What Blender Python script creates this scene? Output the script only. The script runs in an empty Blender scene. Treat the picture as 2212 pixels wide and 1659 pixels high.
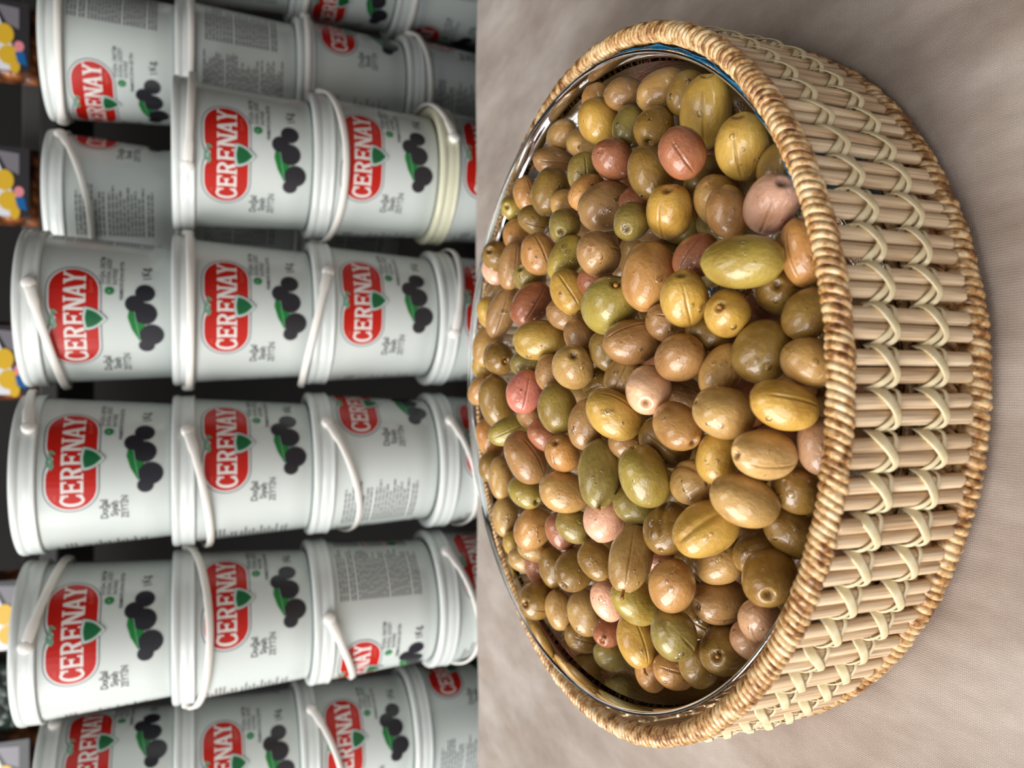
import bpy, bmesh, math, random
from mathutils import Vector, Matrix
random.seed(11)
PI = math.pi
SC = bpy.context.scene
COL = SC.collection

# ---------------------------------------------------------------- camera, world, lights
CAM_H, PITCH = 0.212, math.radians(22.0)
cam_d = bpy.data.cameras.new('camera')
cam = bpy.data.objects.new('camera', cam_d); COL.objects.link(cam)
fwd = Vector((0, math.cos(PITCH), -math.sin(PITCH)))
upv = Vector((0, math.sin(PITCH), math.cos(PITCH)))
right = Vector((1, 0, 0))
M = Matrix.Identity(4)                       # the phone was held on its side: picture-right is down
for i, a in enumerate((-upv, right, -fwd)):
    for j in range(3): M[j][i] = a[j]
M.translation = Vector((0, 0, CAM_H))
cam.matrix_world = M
cam_d.sensor_fit = 'HORIZONTAL'; cam_d.sensor_width = 36.0
cam_d.lens = 36.0 * 1700.0 / 2212.0
cam_d.clip_start = 0.01
cam_d.dof.use_dof = True
cam_d.dof.focus_distance = 0.285
cam_d.dof.aperture_fstop = 12.0
SC.camera = cam

W = bpy.data.worlds.new('world'); SC.world = W; W.use_nodes = True
bg = W.node_tree.nodes['Background']
bg.inputs['Color'].default_value = (0.90, 0.95, 1.0, 1)
bg.inputs['Strength'].default_value = 0.20

def area(name, loc, target, sx, sy, power, color):
    d = bpy.data.lights.new(name, 'AREA'); d.shape = 'RECTANGLE'
    d.size, d.size_y, d.energy, d.color = sx, sy, power, color
    o = bpy.data.objects.new(name, d); COL.objects.link(o)
    o.location = loc
    o.rotation_euler = (Vector(target) - Vector(loc)).to_track_quat('-Z', 'Y').to_euler()
    return o
area('daylight_window', (-1.55, 0.02, 0.92), (0.0, 0.35, 0.05), 1.1, 1.0, 40.0, (1.0, 0.98, 0.95))
area('shop_front_daylight', (-1.15, -1.15, 0.95), (0.0, 0.4, 0.05), 1.0, 0.9, 16.0, (0.97, 0.99, 1.0))
area('ceiling_lamp', (-0.25, 0.15, 1.75), (-0.1, 0.25, 0.0), 1.2, 0.5, 10.0, (1.0, 0.99, 0.97))

VS = SC.view_settings
VS.view_transform = 'Standard'; VS.look = 'None'; VS.gamma = 1.0; VS.use_curve_mapping = False
VS.exposure = 0.12

# ---------------------------------------------------------------- helpers
def lin(r, g, b):
    f = lambda c: (c / 255 / 12.92) if c / 255 <= 0.04045 else ((c / 255 + 0.055) / 1.055) ** 2.4
    return (f(r), f(g), f(b), 1.0)

def mat(name, color=(0.5, 0.5, 0.5, 1), rough=0.5, **kw):
    m = bpy.data.materials.new(name); m.use_nodes = True
    p = m.node_tree.nodes['Principled BSDF']
    p.inputs['Base Color'].default_value = color
    p.inputs['Roughness'].default_value = rough
    for k, v in kw.items():
        p.inputs[k.replace('_', ' ')].default_value = v
    return m

def nd(m, kind, **kw):
    n = m.node_tree.nodes.new(kind)
    for k, v in kw.items(): setattr(n, k, v)
    return n
def lk(m, a, b): m.node_tree.links.new(a, b)
def pr(m): return m.node_tree.nodes['Principled BSDF']
def ramp(m, fac, stops):
    r = nd(m, 'ShaderNodeValToRGB'); e = r.color_ramp.elements
    while len(e) < len(stops): e.new(0.5)
    for el, (p, c) in zip(e, stops): el.position = p; el.color = c
    lk(m, fac, r.inputs['Fac']); return r.outputs['Color']
def noise(m, vec, scale, detail=3, rough=0.5):
    n = nd(m, 'ShaderNodeTexNoise'); n.inputs['Scale'].default_value = scale
    n.inputs['Detail'].default_value = detail; n.inputs['Roughness'].default_value = rough
    if vec is not None: lk(m, vec, n.inputs['Vector'])
    return n.outputs['Fac']
def coord(m, kind='Object', scale=None):
    c = nd(m, 'ShaderNodeTexCoord').outputs[kind]
    if scale is None: return c
    mp = nd(m, 'ShaderNodeMapping'); mp.inputs['Scale'].default_value = scale
    lk(m, c, mp.inputs['Vector']); return mp.outputs['Vector']
def bump(m, h, dist, strength=1.0, sock='Normal'):
    b = nd(m, 'ShaderNodeBump'); b.inputs['Distance'].default_value = dist; b.inputs['Strength'].default_value = strength
    lk(m, h, b.inputs['Height']); lk(m, b.outputs['Normal'], pr(m).inputs[sock])
def mixc(m, fac, a, b, mode='MIX'):
    n = nd(m, 'ShaderNodeMix', data_type='RGBA', blend_type=mode)
    for s, v in ((n.inputs['Factor'], fac), (n.inputs['A'], a), (n.inputs['B'], b)):
        pass
    socks = [s for s in n.inputs if s.enabled]
    for s, v in zip(socks, (fac, a, b)):
        if hasattr(v, 'is_linked') or hasattr(v, 'links'): lk(m, v, s)
        else: s.default_value = v
    return [s for s in n.outputs if s.enabled][0]

def mesh_from(name, verts, faces, mats=(), smooth=True, midx=None):
    me = bpy.data.meshes.new(name); me.from_pydata(verts, [], faces); me.update()
    for m in mats: me.materials.append(m)
    if smooth:
        me.polygons.foreach_set('use_smooth', [True] * len(me.polygons))
    if midx: me.polygons.foreach_set('material_index', midx)
    return me
def link(name, me, parent=None, loc=None, rot=None):
    o = bpy.data.objects.new(name, me); COL.objects.link(o)
    if parent: o.parent = parent
    if loc is not None: o.location = loc
    if rot is not None: o.rotation_euler = rot
    return o
def tag(o, label=None, cat=None, group=None, kind=None):
    if label: o['label'] = label
    if cat: o['category'] = cat
    if group: o['group'] = group
    if kind: o['kind'] = kind
    return o
def lathe(profile, n=96, close=False):
    vs, fs = [], []
    k = len(profile)
    for i in range(n):
        a = 2 * PI * i / n
        for r, z in profile: vs.append((r * math.cos(a), r * math.sin(a), z))
    for i in range(n):
        j = (i + 1) % n
        for q in range(k - 1 + (1 if close else 0)):
            q2 = (q + 1) % k
            fs.append((i * k + q, j * k + q, j * k + q2, i * k + q2))
    return vs, fs
def tube(path, rad, n=8, flat=1.0, caps=True):
    """tube along a list of Vectors; rad is a number or list"""
    vs, fs = [], []
    up = Vector((0.13, 0.21, 1)).normalized()
    L = len(path)
    for i, p in enumerate(path):
        t = (path[min(i + 1, L - 1)] - path[max(i - 1, 0)]).normalized()
        a = t.cross(up).normalized(); b = t.cross(a).normalized()
        r = rad[i] if isinstance(rad, (list, tuple)) else rad
        for k in range(n):
            g = 2 * PI * k / n
            vs.append(p + a * math.cos(g) * r + b * math.sin(g) * r * flat)
    for i in range(L - 1):
        for k in range(n):
            k2 = (k + 1) % n
            fs.append((i * n + k, i * n + k2, (i + 1) * n + k2, (i + 1) * n + k))
    if caps:
        fs.append(tuple(range(n - 1, -1, -1))); fs.append(tuple(range((L - 1) * n, L * n)))
    return [tuple(v) for v in vs], fs
def join(*parts):
    vs, fs = [], []
    for v, f in parts:
        o = len(vs); vs += [tuple(q) for q in v]; fs += [tuple(i + o for i in g) for g in f]
    return vs, fs
def box(x0, x1, y0, y1, z0, z1):
    v = [(x, y, z) for x in (x0, x1) for y in (y0, y1) for z in (z0, z1)]
    f = [(0, 1, 3, 2), (4, 6, 7, 5), (0, 4, 5, 1), (2, 3, 7, 6), (0, 2, 6, 4), (1, 5, 7, 3)]
    return v, f
def bevel_box(name, dims, m, bev=0.004, seg=2):
    bm = bmesh.new()
    v, f = box(*dims)
    vv = [bm.verts.new(q) for q in v]
    for g in f: bm.faces.new([vv[i] for i in g])
    bmesh.ops.recalc_face_normals(bm, faces=bm.faces)
    bmesh.ops.bevel(bm, geom=list(bm.edges), offset=bev, segments=seg, affect='EDGES', profile=0.5)
    me = bpy.data.meshes.new(name); bm.to_mesh(me); bm.free()
    me.materials.append(m)
    return me

# ---------------------------------------------------------------- materials
# linen-satin tablecloth: mottled beige with a fine visible weave
m_cloth = mat('tablecloth_fabric', rough=0.62, Sheen_Weight=0.25)
c = coord(m_cloth)
big = noise(m_cloth, coord(m_cloth, 'Object', (1, .45, 1)), 26, 5, 0.62)
base = ramp(m_cloth, big, [(0.32, lin(146, 128, 115)), (0.5, lin(168, 153, 142)), (0.70, lin(190, 179, 171))])
w1 = nd(m_cloth, 'ShaderNodeTexWave', wave_type='BANDS', bands_direction='X'); w1.inputs['Scale'].default_value = 430
w2 = nd(m_cloth, 'ShaderNodeTexWave', wave_type='BANDS', bands_direction='Y'); w2.inputs['Scale'].default_value = 470
for w in (w1, w2):
    w.inputs['Distortion'].default_value = 2.2; w.inputs['Detail'].default_value = 2; w.inputs['Detail Scale'].default_value = 2.0
    lk(m_cloth, c, w.inputs['Vector'])
mul = nd(m_cloth, 'ShaderNodeMath', operation='MULTIPLY'); lk(m_cloth, w1.outputs['Fac'], mul.inputs[0]); lk(m_cloth, w2.outputs['Fac'], mul.inputs[1])
thread = ramp(m_cloth, mul.outputs[0], [(0.0, (0.76, 0.735, 0.715, 1)), (0.75, (1.20, 1.21, 1.23, 1))])
lk(m_cloth, mixc(m_cloth, 1.0, base, thread, 'MULTIPLY'), pr(m_cloth).inputs['Base Color'])
rum = noise(m_cloth, coord(m_cloth, 'Object', (1.6, .6, 1)), 15, 3, 0.45)
b1 = nd(m_cloth, 'ShaderNodeBump'); b1.inputs['Distance'].default_value = 0.010; b1.inputs['Strength'].default_value = 0.5
lk(m_cloth, rum, b1.inputs['Height'])
b2 = nd(m_cloth, 'ShaderNodeBump'); b2.inputs['Distance'].default_value = 0.0002; b2.inputs['Strength'].default_value = 0.6
lk(m_cloth, mul.outputs[0], b2.inputs['Height']); lk(m_cloth, b1.outputs['Normal'], b2.inputs['Normal'])
lk(m_cloth, b2.outputs['Normal'], pr(m_cloth).inputs['Normal'])

# wrapped rattan strand: cream, brown-mottled, varnished
m_rattan = mat('varnished_rattan', rough=0.38, Coat_Weight=0.4, Coat_Roughness=0.18)
n1 = noise(m_rattan, coord(m_rattan), 300, 4, 0.62)
n2 = noise(m_rattan, coord(m_rattan), 60, 2, 0.5)
add = nd(m_rattan, 'ShaderNodeMath', operation='MULTIPLY_ADD'); add.inputs[1].default_value = 0.45
lk(m_rattan, n2, add.inputs[0]); lk(m_rattan, n1, add.inputs[2])
lk(m_rattan, ramp(m_rattan, add.outputs[0], [(0.58, lin(122, 76, 34)), (0.69, lin(186, 138, 82)), (0.80, lin(220, 186, 136)), (0.96, lin(236, 212, 176))]), pr(m_rattan).inputs['Base Color'])
bump(m_rattan, n1, 0.0003, 0.4)

# bamboo half-round sticks: long fibres along the stick
m_bamboo = mat('split_bamboo', rough=0.48)
oi = nd(m_bamboo, 'ShaderNodeObjectInfo')
vadd = nd(m_bamboo, 'ShaderNodeVectorMath', operation='ADD')
lk(m_bamboo, coord(m_bamboo, 'Object'), vadd.inputs[0])
cmb = nd(m_bamboo, 'ShaderNodeCombineXYZ'); lk(m_bamboo, oi.outputs['Random'], cmb.inputs['X']); lk(m_bamboo, oi.outputs['Random'], cmb.inputs['Z'])
lk(m_bamboo, cmb.outputs[0], vadd.inputs[1])
mp = nd(m_bamboo, 'ShaderNodeMapping'); mp.inputs['Scale'].default_value = (1.0, 1.0, 0.022); lk(m_bamboo, vadd.outputs[0], mp.inputs['Vector'])
fib = noise(m_bamboo, mp.outputs[0], 1500, 3, 0.55)
tone = ramp(m_bamboo, oi.outputs['Random'], [(0.0, (0.84, 0.79, 0.74, 1)), (0.45, (1, 1, 1, 1)), (1.0, (1.10, 1.12, 1.14, 1))])
fc = ramp(m_bamboo, fib, [(0.30, lin(178, 142, 106)), (0.46, lin(219, 190, 154)), (0.68, lin(238, 217, 185))])
lk(m_bamboo, mixc(m_bamboo, 1.0, fc, tone, 'MULTIPLY'), pr(m_bamboo).inputs['Base Color'])
bump(m_bamboo, fib, 0.00015, 0.5)
m_lash = mat('pale_cane_strip', rough=0.45)
lk(m_lash, ramp(m_lash, noise(m_lash, coord(m_lash), 260, 2), [(0.3, lin(216, 196, 150)), (0.7, lin(236, 222, 188))]), pr(m_lash).inputs['Base Color'])

# real bowl glass and water
m_glass = mat('clear_glass', (0.97, 0.985, 0.98, 1), 0.0, Transmission_Weight=1.0, IOR=1.45)
m_water = mat('water_drop', (1, 1, 1, 1), 0.0, Transmission_Weight=1.0, IOR=1.33)
m_film = mat('blue_plastic_film', lin(40, 120, 165), 0.16, Coat_Weight=0.6, Coat_Roughness=0.05)
bump(m_film, noise(m_film, coord(m_film, 'Object', (1, 1, 2.2)), 130, 3), 0.003, 0.8)

# olive skin: one material; every olive carries its own skin colour as object colour
m_olive = mat('olive_skin', rough=0.36, Coat_Weight=0.7, Coat_Roughness=0.085, Coat_IOR=1.4)
oi = nd(m_olive, 'ShaderNodeObjectInfo')
oc = nd(m_olive, 'ShaderNodeTexCoord').outputs['Object']
va = nd(m_olive, 'ShaderNodeVectorMath', operation='ADD'); lk(m_olive, oc, va.inputs[0])
cmb = nd(m_olive, 'ShaderNodeCombineXYZ')
ml = nd(m_olive, 'ShaderNodeMath', operation='MULTIPLY'); ml.inputs[1].default_value = 37.0
lk(m_olive, oi.outputs['Random'], ml.inputs[0])
for k in 'XYZ': lk(m_olive, ml.outputs[0], cmb.inputs[k])
lk(m_olive, cmb.outputs[0], va.inputs[1])
blot = noise(m_olive, va.outputs[0], 1.15, 3, 0.5)
mott = ramp(m_olive, blot, [(0.32, (0.82, 0.74, 0.62, 1)), (0.5, (1, 1, 1, 1)), (0.68, (1.10, 1.11, 1.0, 1))])
spec = noise(m_olive, va.outputs[0], 14, 2, 0.6)
spk = ramp(m_olive, spec, [(0.70, (1, 1, 1, 1)), (0.80, (1.1, 1.08, 1.02, 1))])
col = mixc(m_olive, 1.0, mixc(m_olive, 1.0, oi.outputs['Color'], mott, 'MULTIPLY'), spk, 'MULTIPLY')
at = nd(m_olive, 'ShaderNodeAttribute'); at.attribute_name = 'pit'
scar = mixc(m_olive, 1.0, oi.outputs['Color'], (0.42, 0.33, 0.26, 1), 'MULTIPLY')
lk(m_olive, mixc(m_olive, at.outputs['Fac'], col, scar), pr(m_olive).inputs['Base Color'])
p = pr(m_olive)
p.inputs['Subsurface Weight'].default_value = 0.08
p.inputs['Subsurface Radius'].default_value = (1.0, 0.55, 0.2)
p.inputs['Subsurface Scale'].default_value = 0.0022
bump(m_olive, noise(m_olive, va.outputs[0], 5.5, 3, 0.55), 0.0011, 0.30)
m_stem = mat('olive_stem', lin(158, 108, 48), 0.5)

# pails
m_pail = mat('grey_white_plastic', lin(200, 207, 204), 0.24, Coat_Weight=0.2, Coat_Roughness=0.1)
m_lid = mat('pail_lid_plastic', lin(203, 208, 206), 0.27)
m_lid_y = mat('yellowed_lid_plastic', lin(206, 205, 180), 0.27)
m_handle = mat('white_handle_plastic', lin(228, 225, 219), 0.35)
def ink(n, r, g, b): return mat(n, lin(r, g, b), 0.28)
INK = [ink('ink_dark_grey', 116, 122, 124), ink('ink_pale', 214, 218, 218), ink('ink_red', 182, 28, 18), ink('ink_white', 224, 218, 214),
       ink('ink_green', 20, 92, 52), ink('ink_leaf_green', 24, 118, 50), ink('ink_black', 22, 22, 26), ink('ink_text', 62, 64, 66),
       ink('ink_sprig', 108, 158, 128), ink('ink_light_red', 220, 96, 84), ink('ink_olive_black', 38, 37, 43), ink('ink_text_faint', 110, 112, 112)]
DG, PL, RD, WH, GN, LG, BK, TX, SP, LR, OB, TF = range(12)
m_wall = mat('shade_black_wall', (0.035, 0.032, 0.03, 1), 0.85)  # near-black colour stands in for the deep shade behind the pails
lk(m_wall, ramp(m_wall, noise(m_wall, coord(m_wall), 6, 4), [(0.3, (0.0045, 0.004, 0.004, 1)), (0.7, (0.009, 0.008, 0.0075, 1))]), pr(m_wall).inputs['Base Color'])
m_wall2 = mat('pale_plaster', rough=0.85)
lk(m_wall2, ramp(m_wall2, noise(m_wall2, coord(m_wall2), 5, 4), [(0.3, lin(186, 180, 170)), (0.7, lin(204, 198, 190))]), pr(m_wall2).inputs['Base Color'])
m_floor = mat('concrete_floor', rough=0.7)
lk(m_floor, ramp(m_floor, noise(m_floor, coord(m_floor), 4, 6), [(0.3, lin(96, 92, 88)), (0.7, lin(128, 123, 117))]), pr(m_floor).inputs['Base Color'])
m_metal = mat('grey_painted_steel', lin(34, 33, 32), 0.5)
m_wood = mat('table_wood', rough=0.5)
lk(m_wood, ramp(m_wood, noise(m_wood, coord(m_wood, 'Object', (1, 9, 9)), 8, 4), [(0.3, lin(110, 78, 48)), (0.7, lin(150, 110, 72))]), pr(m_wood).inputs['Base Color'])

# ---------------------------------------------------------------- the setting
FLOOR = -0.75
def struct(name, me, **kw): return tag(link(name, me), kind='structure')
struct('floor', mesh_from('floor', *box(-2.6, 2.6, -2.4, 1.6, FLOOR - 0.05, FLOOR), mats=[m_floor], smooth=False))
struct('wall_back', mesh_from('wall_back', *box(-2.6, 2.6, 1.5, 1.6, FLOOR, 1.9), mats=[m_wall], smooth=False))
struct('blocker_ceiling', mesh_from('blocker_ceiling', *box(-2.6, 2.6, -2.4, 1.6, 1.9, 1.95), mats=[m_wall2], smooth=False))  # unseen slab, added to block ambient light from above
struct('blocker_wall_right', mesh_from('blocker_wall_right', *box(1.75, 1.85, -2.4, 1.5, FLOOR, 1.9), mats=[m_wall], smooth=False))  # unseen, added to cut off ambient light from the right
# left wall with a window opening where the daylight comes in
wl = join(box(-1.75, -1.65, -2.4, -0.78, FLOOR, 1.9), box(-1.75, -1.65, 0.62, 1.5, FLOOR, 1.9),
          box(-1.75, -1.65, -0.78, 0.62, FLOOR, 0.36), box(-1.75, -1.65, -0.78, 0.62, 1.5, 1.9))
struct('wall_left', mesh_from('wall_left', *wl, mats=[m_wall2], smooth=False))
wf = join(box(-1.77, -1.64, -0.80, -0.76, 0.34, 1.52), box(-1.77, -1.64, 0.60, 0.64, 0.34, 1.52),
          box(-1.77, -1.64, -0.76, 0.60, 0.34, 0.38), box(-1.77, -1.64, -0.76, 0.60, 1.48, 1.52))
struct('window_1', mesh_from('window_1', *wf, mats=[m_metal], smooth=False))

# table under the cloth
TX0, TX1, TY0, TY1 = -0.72, 0.72, -0.34, 0.6035
tb = bpy.data.objects.new('table', None); COL.objects.link(tb); tb.location = (0, 0, FLOOR)
tag(tb, 'wooden table hidden under the beige cloth', 'table')
link('tabletop', bevel_box('tabletop', (TX0, TX1, TY0, TY1, 0.712, 0.746), m_wood), tb)
for lx in (TX0 + .06, TX1 - .06):
    for ly in (TY0 + .06, TY1 - .06):
        link('leg', bevel_box('leg', (lx - .025, lx + .025, ly - .025, ly + .025, 0.0, 0.712), m_wood), tb)

# tablecloth: top with faint ripples, rounded over the back edge, hanging down on all sides
def cloth():
    nx, rows = 150, []
    HANG = 0.30
    ys = [TY0 + (TY1 - TY0) * i / 110 for i in range(111)]
    prof = [(TY0 - 0.004, -HANG), (TY0 - 0.004, -0.15), (TY0 - 0.004, -0.012), (TY0 - 0.002, -0.004)]
    prof += [(y, 0.0) for y in ys[1:-1]]
    prof += [(TY1, -0.0003), (TY1 + 0.0022, -0.0014), (TY1 + 0.0034, -0.0035), (TY1 + 0.0037, -0.008), (TY1 + 0.004, -0.03)]
    prof += [(TY1 + 0.0045, -0.03 - (HANG - .03) * i / 8) for i in range(1, 9)]
    xs = [(-HANG, 'l')] + [TX0 + (TX1 - TX0) * i / nx for i in range(nx + 1)]
    xs = [TX0 + (TX1 - TX0) * i / nx for i in range(nx + 1)]
    vs, fs = [], []
    for (y, z) in prof:
        for x in xs:
            rz = 0.0
            if z > -0.002:
                rz = 0.0006 * math.sin(17 * x + 5 * y) * math.sin(11 * y - 3 * x) + 0.0005 * math.sin(43 * (x + .6 * y))
                rr = math.hypot(x, y - 0.293)
                rz = min(0.0, rz - 0.0006) * min(1, max(0, (rr - 0.14) / 0.08))
            yy = y + (0.0012 * math.sin(9 * x) + 0.0006 * math.sin(31 * x + 1)) * (1 if y > TY1 - .002 else 0)
            if z < -0.02: yy += 0.004 * math.sin(26 * x) * min(1, -z / .2)
            vs.append((x, yy, z + rz))
    k = len(xs)
    for i in range(len(prof) - 1):
        for j in range(k - 1):
            fs.append((i * k + j, i * k + j + 1, (i + 1) * k + j + 1, (i + 1) * k + j))
    # side drops
    for side, j in ((-1, 0), (1, k - 1)):
        o = len(vs)
        n0 = len(prof)
        for q in range(1, 7):
            for i, (y, z) in enumerate(prof):
                b = vs[i * k + j]
                d = HANG * q / 6
                vs.append((b[0] + side * (0.003 + 0.004 * math.sin(20 * y) * q / 6), b[1], min(b[2], b[2] - d) if z > -0.02 else b[2] - 0.0))
        for q in range(6):
            for i in range(n0 - 1):
                a0 = (i * k + j, (i + 1) * k + j) if q == 0 else (o + (q - 1) * n0 + i, o + (q - 1) * n0 + i + 1)
                a1 = (o + q * n0 + i, o + q * n0 + i + 1)
                fs.append((a0[0], a0[1], a1[1], a1[0]))
    return vs, fs
co = link('tablecloth', mesh_from('tablecloth', *cloth(), mats=[m_cloth]))
tag(co, 'beige mottled woven tablecloth covering the table under the basket', 'tablecloth')

# ---------------------------------------------------------------- basket
BX, BY = 0.0, 0.2928
basket = bpy.data.objects.new('basket', None); COL.objects.link(basket); basket.location = (BX, BY, 0)
tag(basket, 'round basket of paired bamboo sticks lashed with cane between wrapped rattan rims', 'basket')

def wound_ring(R, z, r_core, r_strand, turns, slant=0.0, seg=18, n=7, seed=1, flat=0.75, zamp=0.0):
    """one continuous strand wound round a ring-shaped core"""
    rnd = random.Random(seed)
    vs, fs = [], []
    tot = turns * seg
    jit = [rnd.uniform(-1, 1) for _ in range(turns + 2)]
    wid = [rnd.uniform(0.86, 1.12) for _ in range(turns + 2)]
    pitch = 2 * PI / turns
    for i in range(tot):
        tn = i / seg
        k = int(tn); fr = tn - k
        j = jit[k] * (1 - fr) + jit[(k + 1) % turns] * fr
        wsc = wid[k] * (1 - fr) + wid[(k + 1) % turns] * fr
        g = 2 * PI * tn
        th = pitch * (tn + 0.16 * j) + slant * math.sin(g)
        rc = r_core + 0.0003 * j
        ca, sa = math.cos(th), math.sin(th)
        er = Vector((ca, sa, 0)); et = Vector((-sa, ca, 0)); ez = Vector((0, 0, 1))
        nrm = er * math.cos(g) + ez * math.sin(g)
        cpt = er * R + ez * (z + zamp * math.sin(2 * th + .7)) + nrm * rc
        for q in range(n):
            h = 2 * PI * q / n
            vs.append(tuple(cpt + et * (math.cos(h) * r_strand * wsc) + nrm * (math.sin(h) * r_strand * flat)))
    for i in range(tot):
        i2 = (i + 1) % tot
        for q in range(n):
            q2 = (q + 1) % n
            fs.append((i * n + q, i * n + q2, i2 * n + q2, i2 * n + q))
    return vs, fs
def torus(R, z, r, n=120, k=10):
    vs, fs = [], []
    for i in range(n):
        a = 2 * PI * i / n
        for j in range(k):
            b = 2 * PI * j / k
            vs.append(((R + r * math.cos(b)) * math.cos(a), (R + r * math.cos(b)) * math.sin(a), z + r * math.sin(b)))
    for i in range(n):
        for j in range(k):
            fs.append((i * k + j, ((i + 1) % n) * k + j, ((i + 1) % n) * k + (j + 1) % k, i * k + (j + 1) % k))
    return vs, fs
rim = link('rim', mesh_from('rim', *torus(0.1362, 0.0572, 0.0029), mats=[m_rattan]), basket)
link('rattan_strand', mesh_from('rattan_strand', *wound_ring(0.1362, 0.0572, 0.0029, 0.00136, 345, 0.010, seed=3), mats=[m_rattan]), rim)
base_ring = link('base_ring', mesh_from('base_ring', *torus(0.1335, 0.0058, 0.0042), mats=[m_rattan]), basket)
link('rattan_strand', mesh_from('rattan_strand', *wound_ring(0.1335, 0.0058, 0.0041, 0.00152, 300, 0.006, seed=5), mats=[m_rattan]), base_ring)
inner_ring = link('inner_ring', mesh_from('inner_ring', *torus(0.1298, 0.0125, 0.0030), mats=[m_rattan]), basket)
link('rattan_strand', mesh_from('rattan_strand', *wound_ring(0.1298, 0.0125, 0.0029, 0.0016, 270, 0.012, seg=14, seed=8), mats=[m_rattan]), inner_ring)
# coiled floor of the basket
fp = [(0.0005, 0.0005)]
for q in range(26):
    r0 = 0.004 + q * 0.005
    for t in range(5): fp.append((r0 - 0.0025 + 0.005 * t / 4, 0.0012 + 0.0022 * math.sin(PI * t / 4)))
vs, fs = lathe([(max(r, .0005), z) for r, z in fp] + [(0.1335, 0.0008), (0.0005, 0.0008)], 96)
link('coiled_base', mesh_from('coiled_base', vs, fs, mats=[m_rattan]), basket)

# half-round bamboo sticks in pairs
NP = 76
def stick_mesh(k):
    rnd = random.Random(40 + k)
    w, dp = 0.00220, 0.0022
    pts = []
    for i in range(9):
        a = PI * i / 8
        pts.append((w * math.cos(a), dp * math.sin(a) ** 0.8 - 0.0008))
    vs, fs = [], []
    zs = [0.0, 0.0008, 0.015, 0.030, 0.0432, 0.0440]
    sc = [0.86, 1.0, 1.0, 1.0, 1.0, 0.82]
    for z, s in zip(zs, sc):
        for x, y in pts: vs.append((x * s, y * s + 0.00015 * math.sin(z * 200 + k), z + (rnd.uniform(-.0005, .0005) if z in (0.0,) else 0)))
    m = len(pts)
    for i in range(len(zs) - 1):
        for j in range(m - 1): fs.append((i * m + j, (i + 1) * m + j, (i + 1) * m + j + 1, i * m + j + 1))
        fs.append((i * m + m - 1, (i + 1) * m + m - 1, (i + 1) * m, i * m))
    fs.append(tuple(range(m))); fs.append(tuple(range((len(zs) - 1) * m + m - 1, (len(zs) - 1) * m - 1, -1)))
    return mesh_from('bamboo_stick', vs, fs, [m_bamboo])
SM = [stick_mesh(k) for k in range(5)]
# crossed cane lashing over one pair (local: x along the wall, y outward, z up)
def ribbon(ctrl, w0, thick=0.00022):
    P = []
    n = 16
    for i in range(n + 1):
        t = i / n * (len(ctrl) - 1); a = min(int(t), len(ctrl) - 2); f = t - a
        q = [ctrl[max(a - 1, 0)], ctrl[a], ctrl[a + 1], ctrl[min(a + 2, len(ctrl) - 1)]]
        P.append([0.5 * (2 * q[1][d] + (q[2][d] - q[0][d]) * f + (2 * q[0][d] - 5 * q[1][d] + 4 * q[2][d] - q[3][d]) * f * f
                 + (3 * q[1][d] - q[0][d] - 3 * q[2][d] + q[3][d]) * f ** 3) for d in range(4)])
    vs, fs = [], []
    for i in range(n + 1):
        p = Vector(P[i][:3]); a = Vector(P[max(i - 1, 0)][:3]); b = Vector(P[min(i + 1, n)][:3])
        t = (b - a).normalized(); out = Vector((0.25 * p.x / 0.004, 1, 0)).normalized()
        s = t.cross(out).normalized(); o = s.cross(t).normalized()
        w = w0 * P[i][3]
        for (ss, oo) in ((-1, 0), (-.6, 1), (.6, 1), (1, 0), (0, -.6)):
            vs.append(tuple(p + s * w * ss + o * thick * oo))
    for i in range(n):
        for k in range(5):
            k2 = (k + 1) % 5
            fs.append((i * 5 + k, i * 5 + k2, (i + 1) * 5 + k2, (i + 1) * 5 + k))
    fs.append((4, 3, 2, 1, 0)); fs.append(tuple(n * 5 + k for k in range(5)))
    return vs, fs
def lash_mesh(k):
    rnd = random.Random(70 + k); j = lambda s: rnd.uniform(-s, s)
    hw = 0.0060
    r1 = [(hw, -0.0030, 0.0026 + j(.0004), .8), (hw * .80, 0.0006, 0.0018, .9), (0.0023, 0.0020, -0.0006 + j(.0003), .85), (-0.001, 0.0020, -0.0024, .7), (-hw * .78, 0.0008, -0.0034, .6), (-hw, -0.0028, -0.0030, .6)]
    r2 = [(hw, -0.0028, -0.0010, .7), (hw * .80, 0.0009, -0.0022, .75), (0.0025, 0.0025, -0.0024 + j(.0004), .9), (-0.001, 0.0026, -0.0004, 1.1), (-hw * .80, 0.0011, 0.0026 + j(.0004), 1.25), (-hw, -0.0026, 0.0034, 1.2)]
    return mesh_from('cane_lashing', *join(ribbon(r1, 0.00125), ribbon(r2, 0.0014)), mats=[m_lash])
LM_ = [lash_mesh(k) for k in range(5)]
rnd = random.Random(5)
for i in range(NP):
    a = 2 * PI * (i + 0.4) / NP - PI / 2
    for s in (-1, 1):
        aa = a + s * 0.00218 / 0.1378 + rnd.uniform(-.0008, .0008)
        o = link('bamboo_stick', SM[rnd.randrange(5)], basket)
        o.location = (0.1376 * math.cos(aa), 0.1376 * math.sin(aa), 0.0118 + rnd.uniform(-.0006, .0006))
        o.rotation_euler = (rnd.uniform(-.012, .012), rnd.uniform(-.01, .01), aa - PI / 2)
    for z in (0.0435, 0.0258):
        o = link('cane_lashing', LM_[rnd.randrange(5)], basket)
        o.location = (0.1376 * math.cos(a), 0.1376 * math.sin(a), z + rnd.uniform(-.0006, .0006))
        o.rotation_euler = (0, rnd.uniform(-.08, .08), a - PI / 2)

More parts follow.
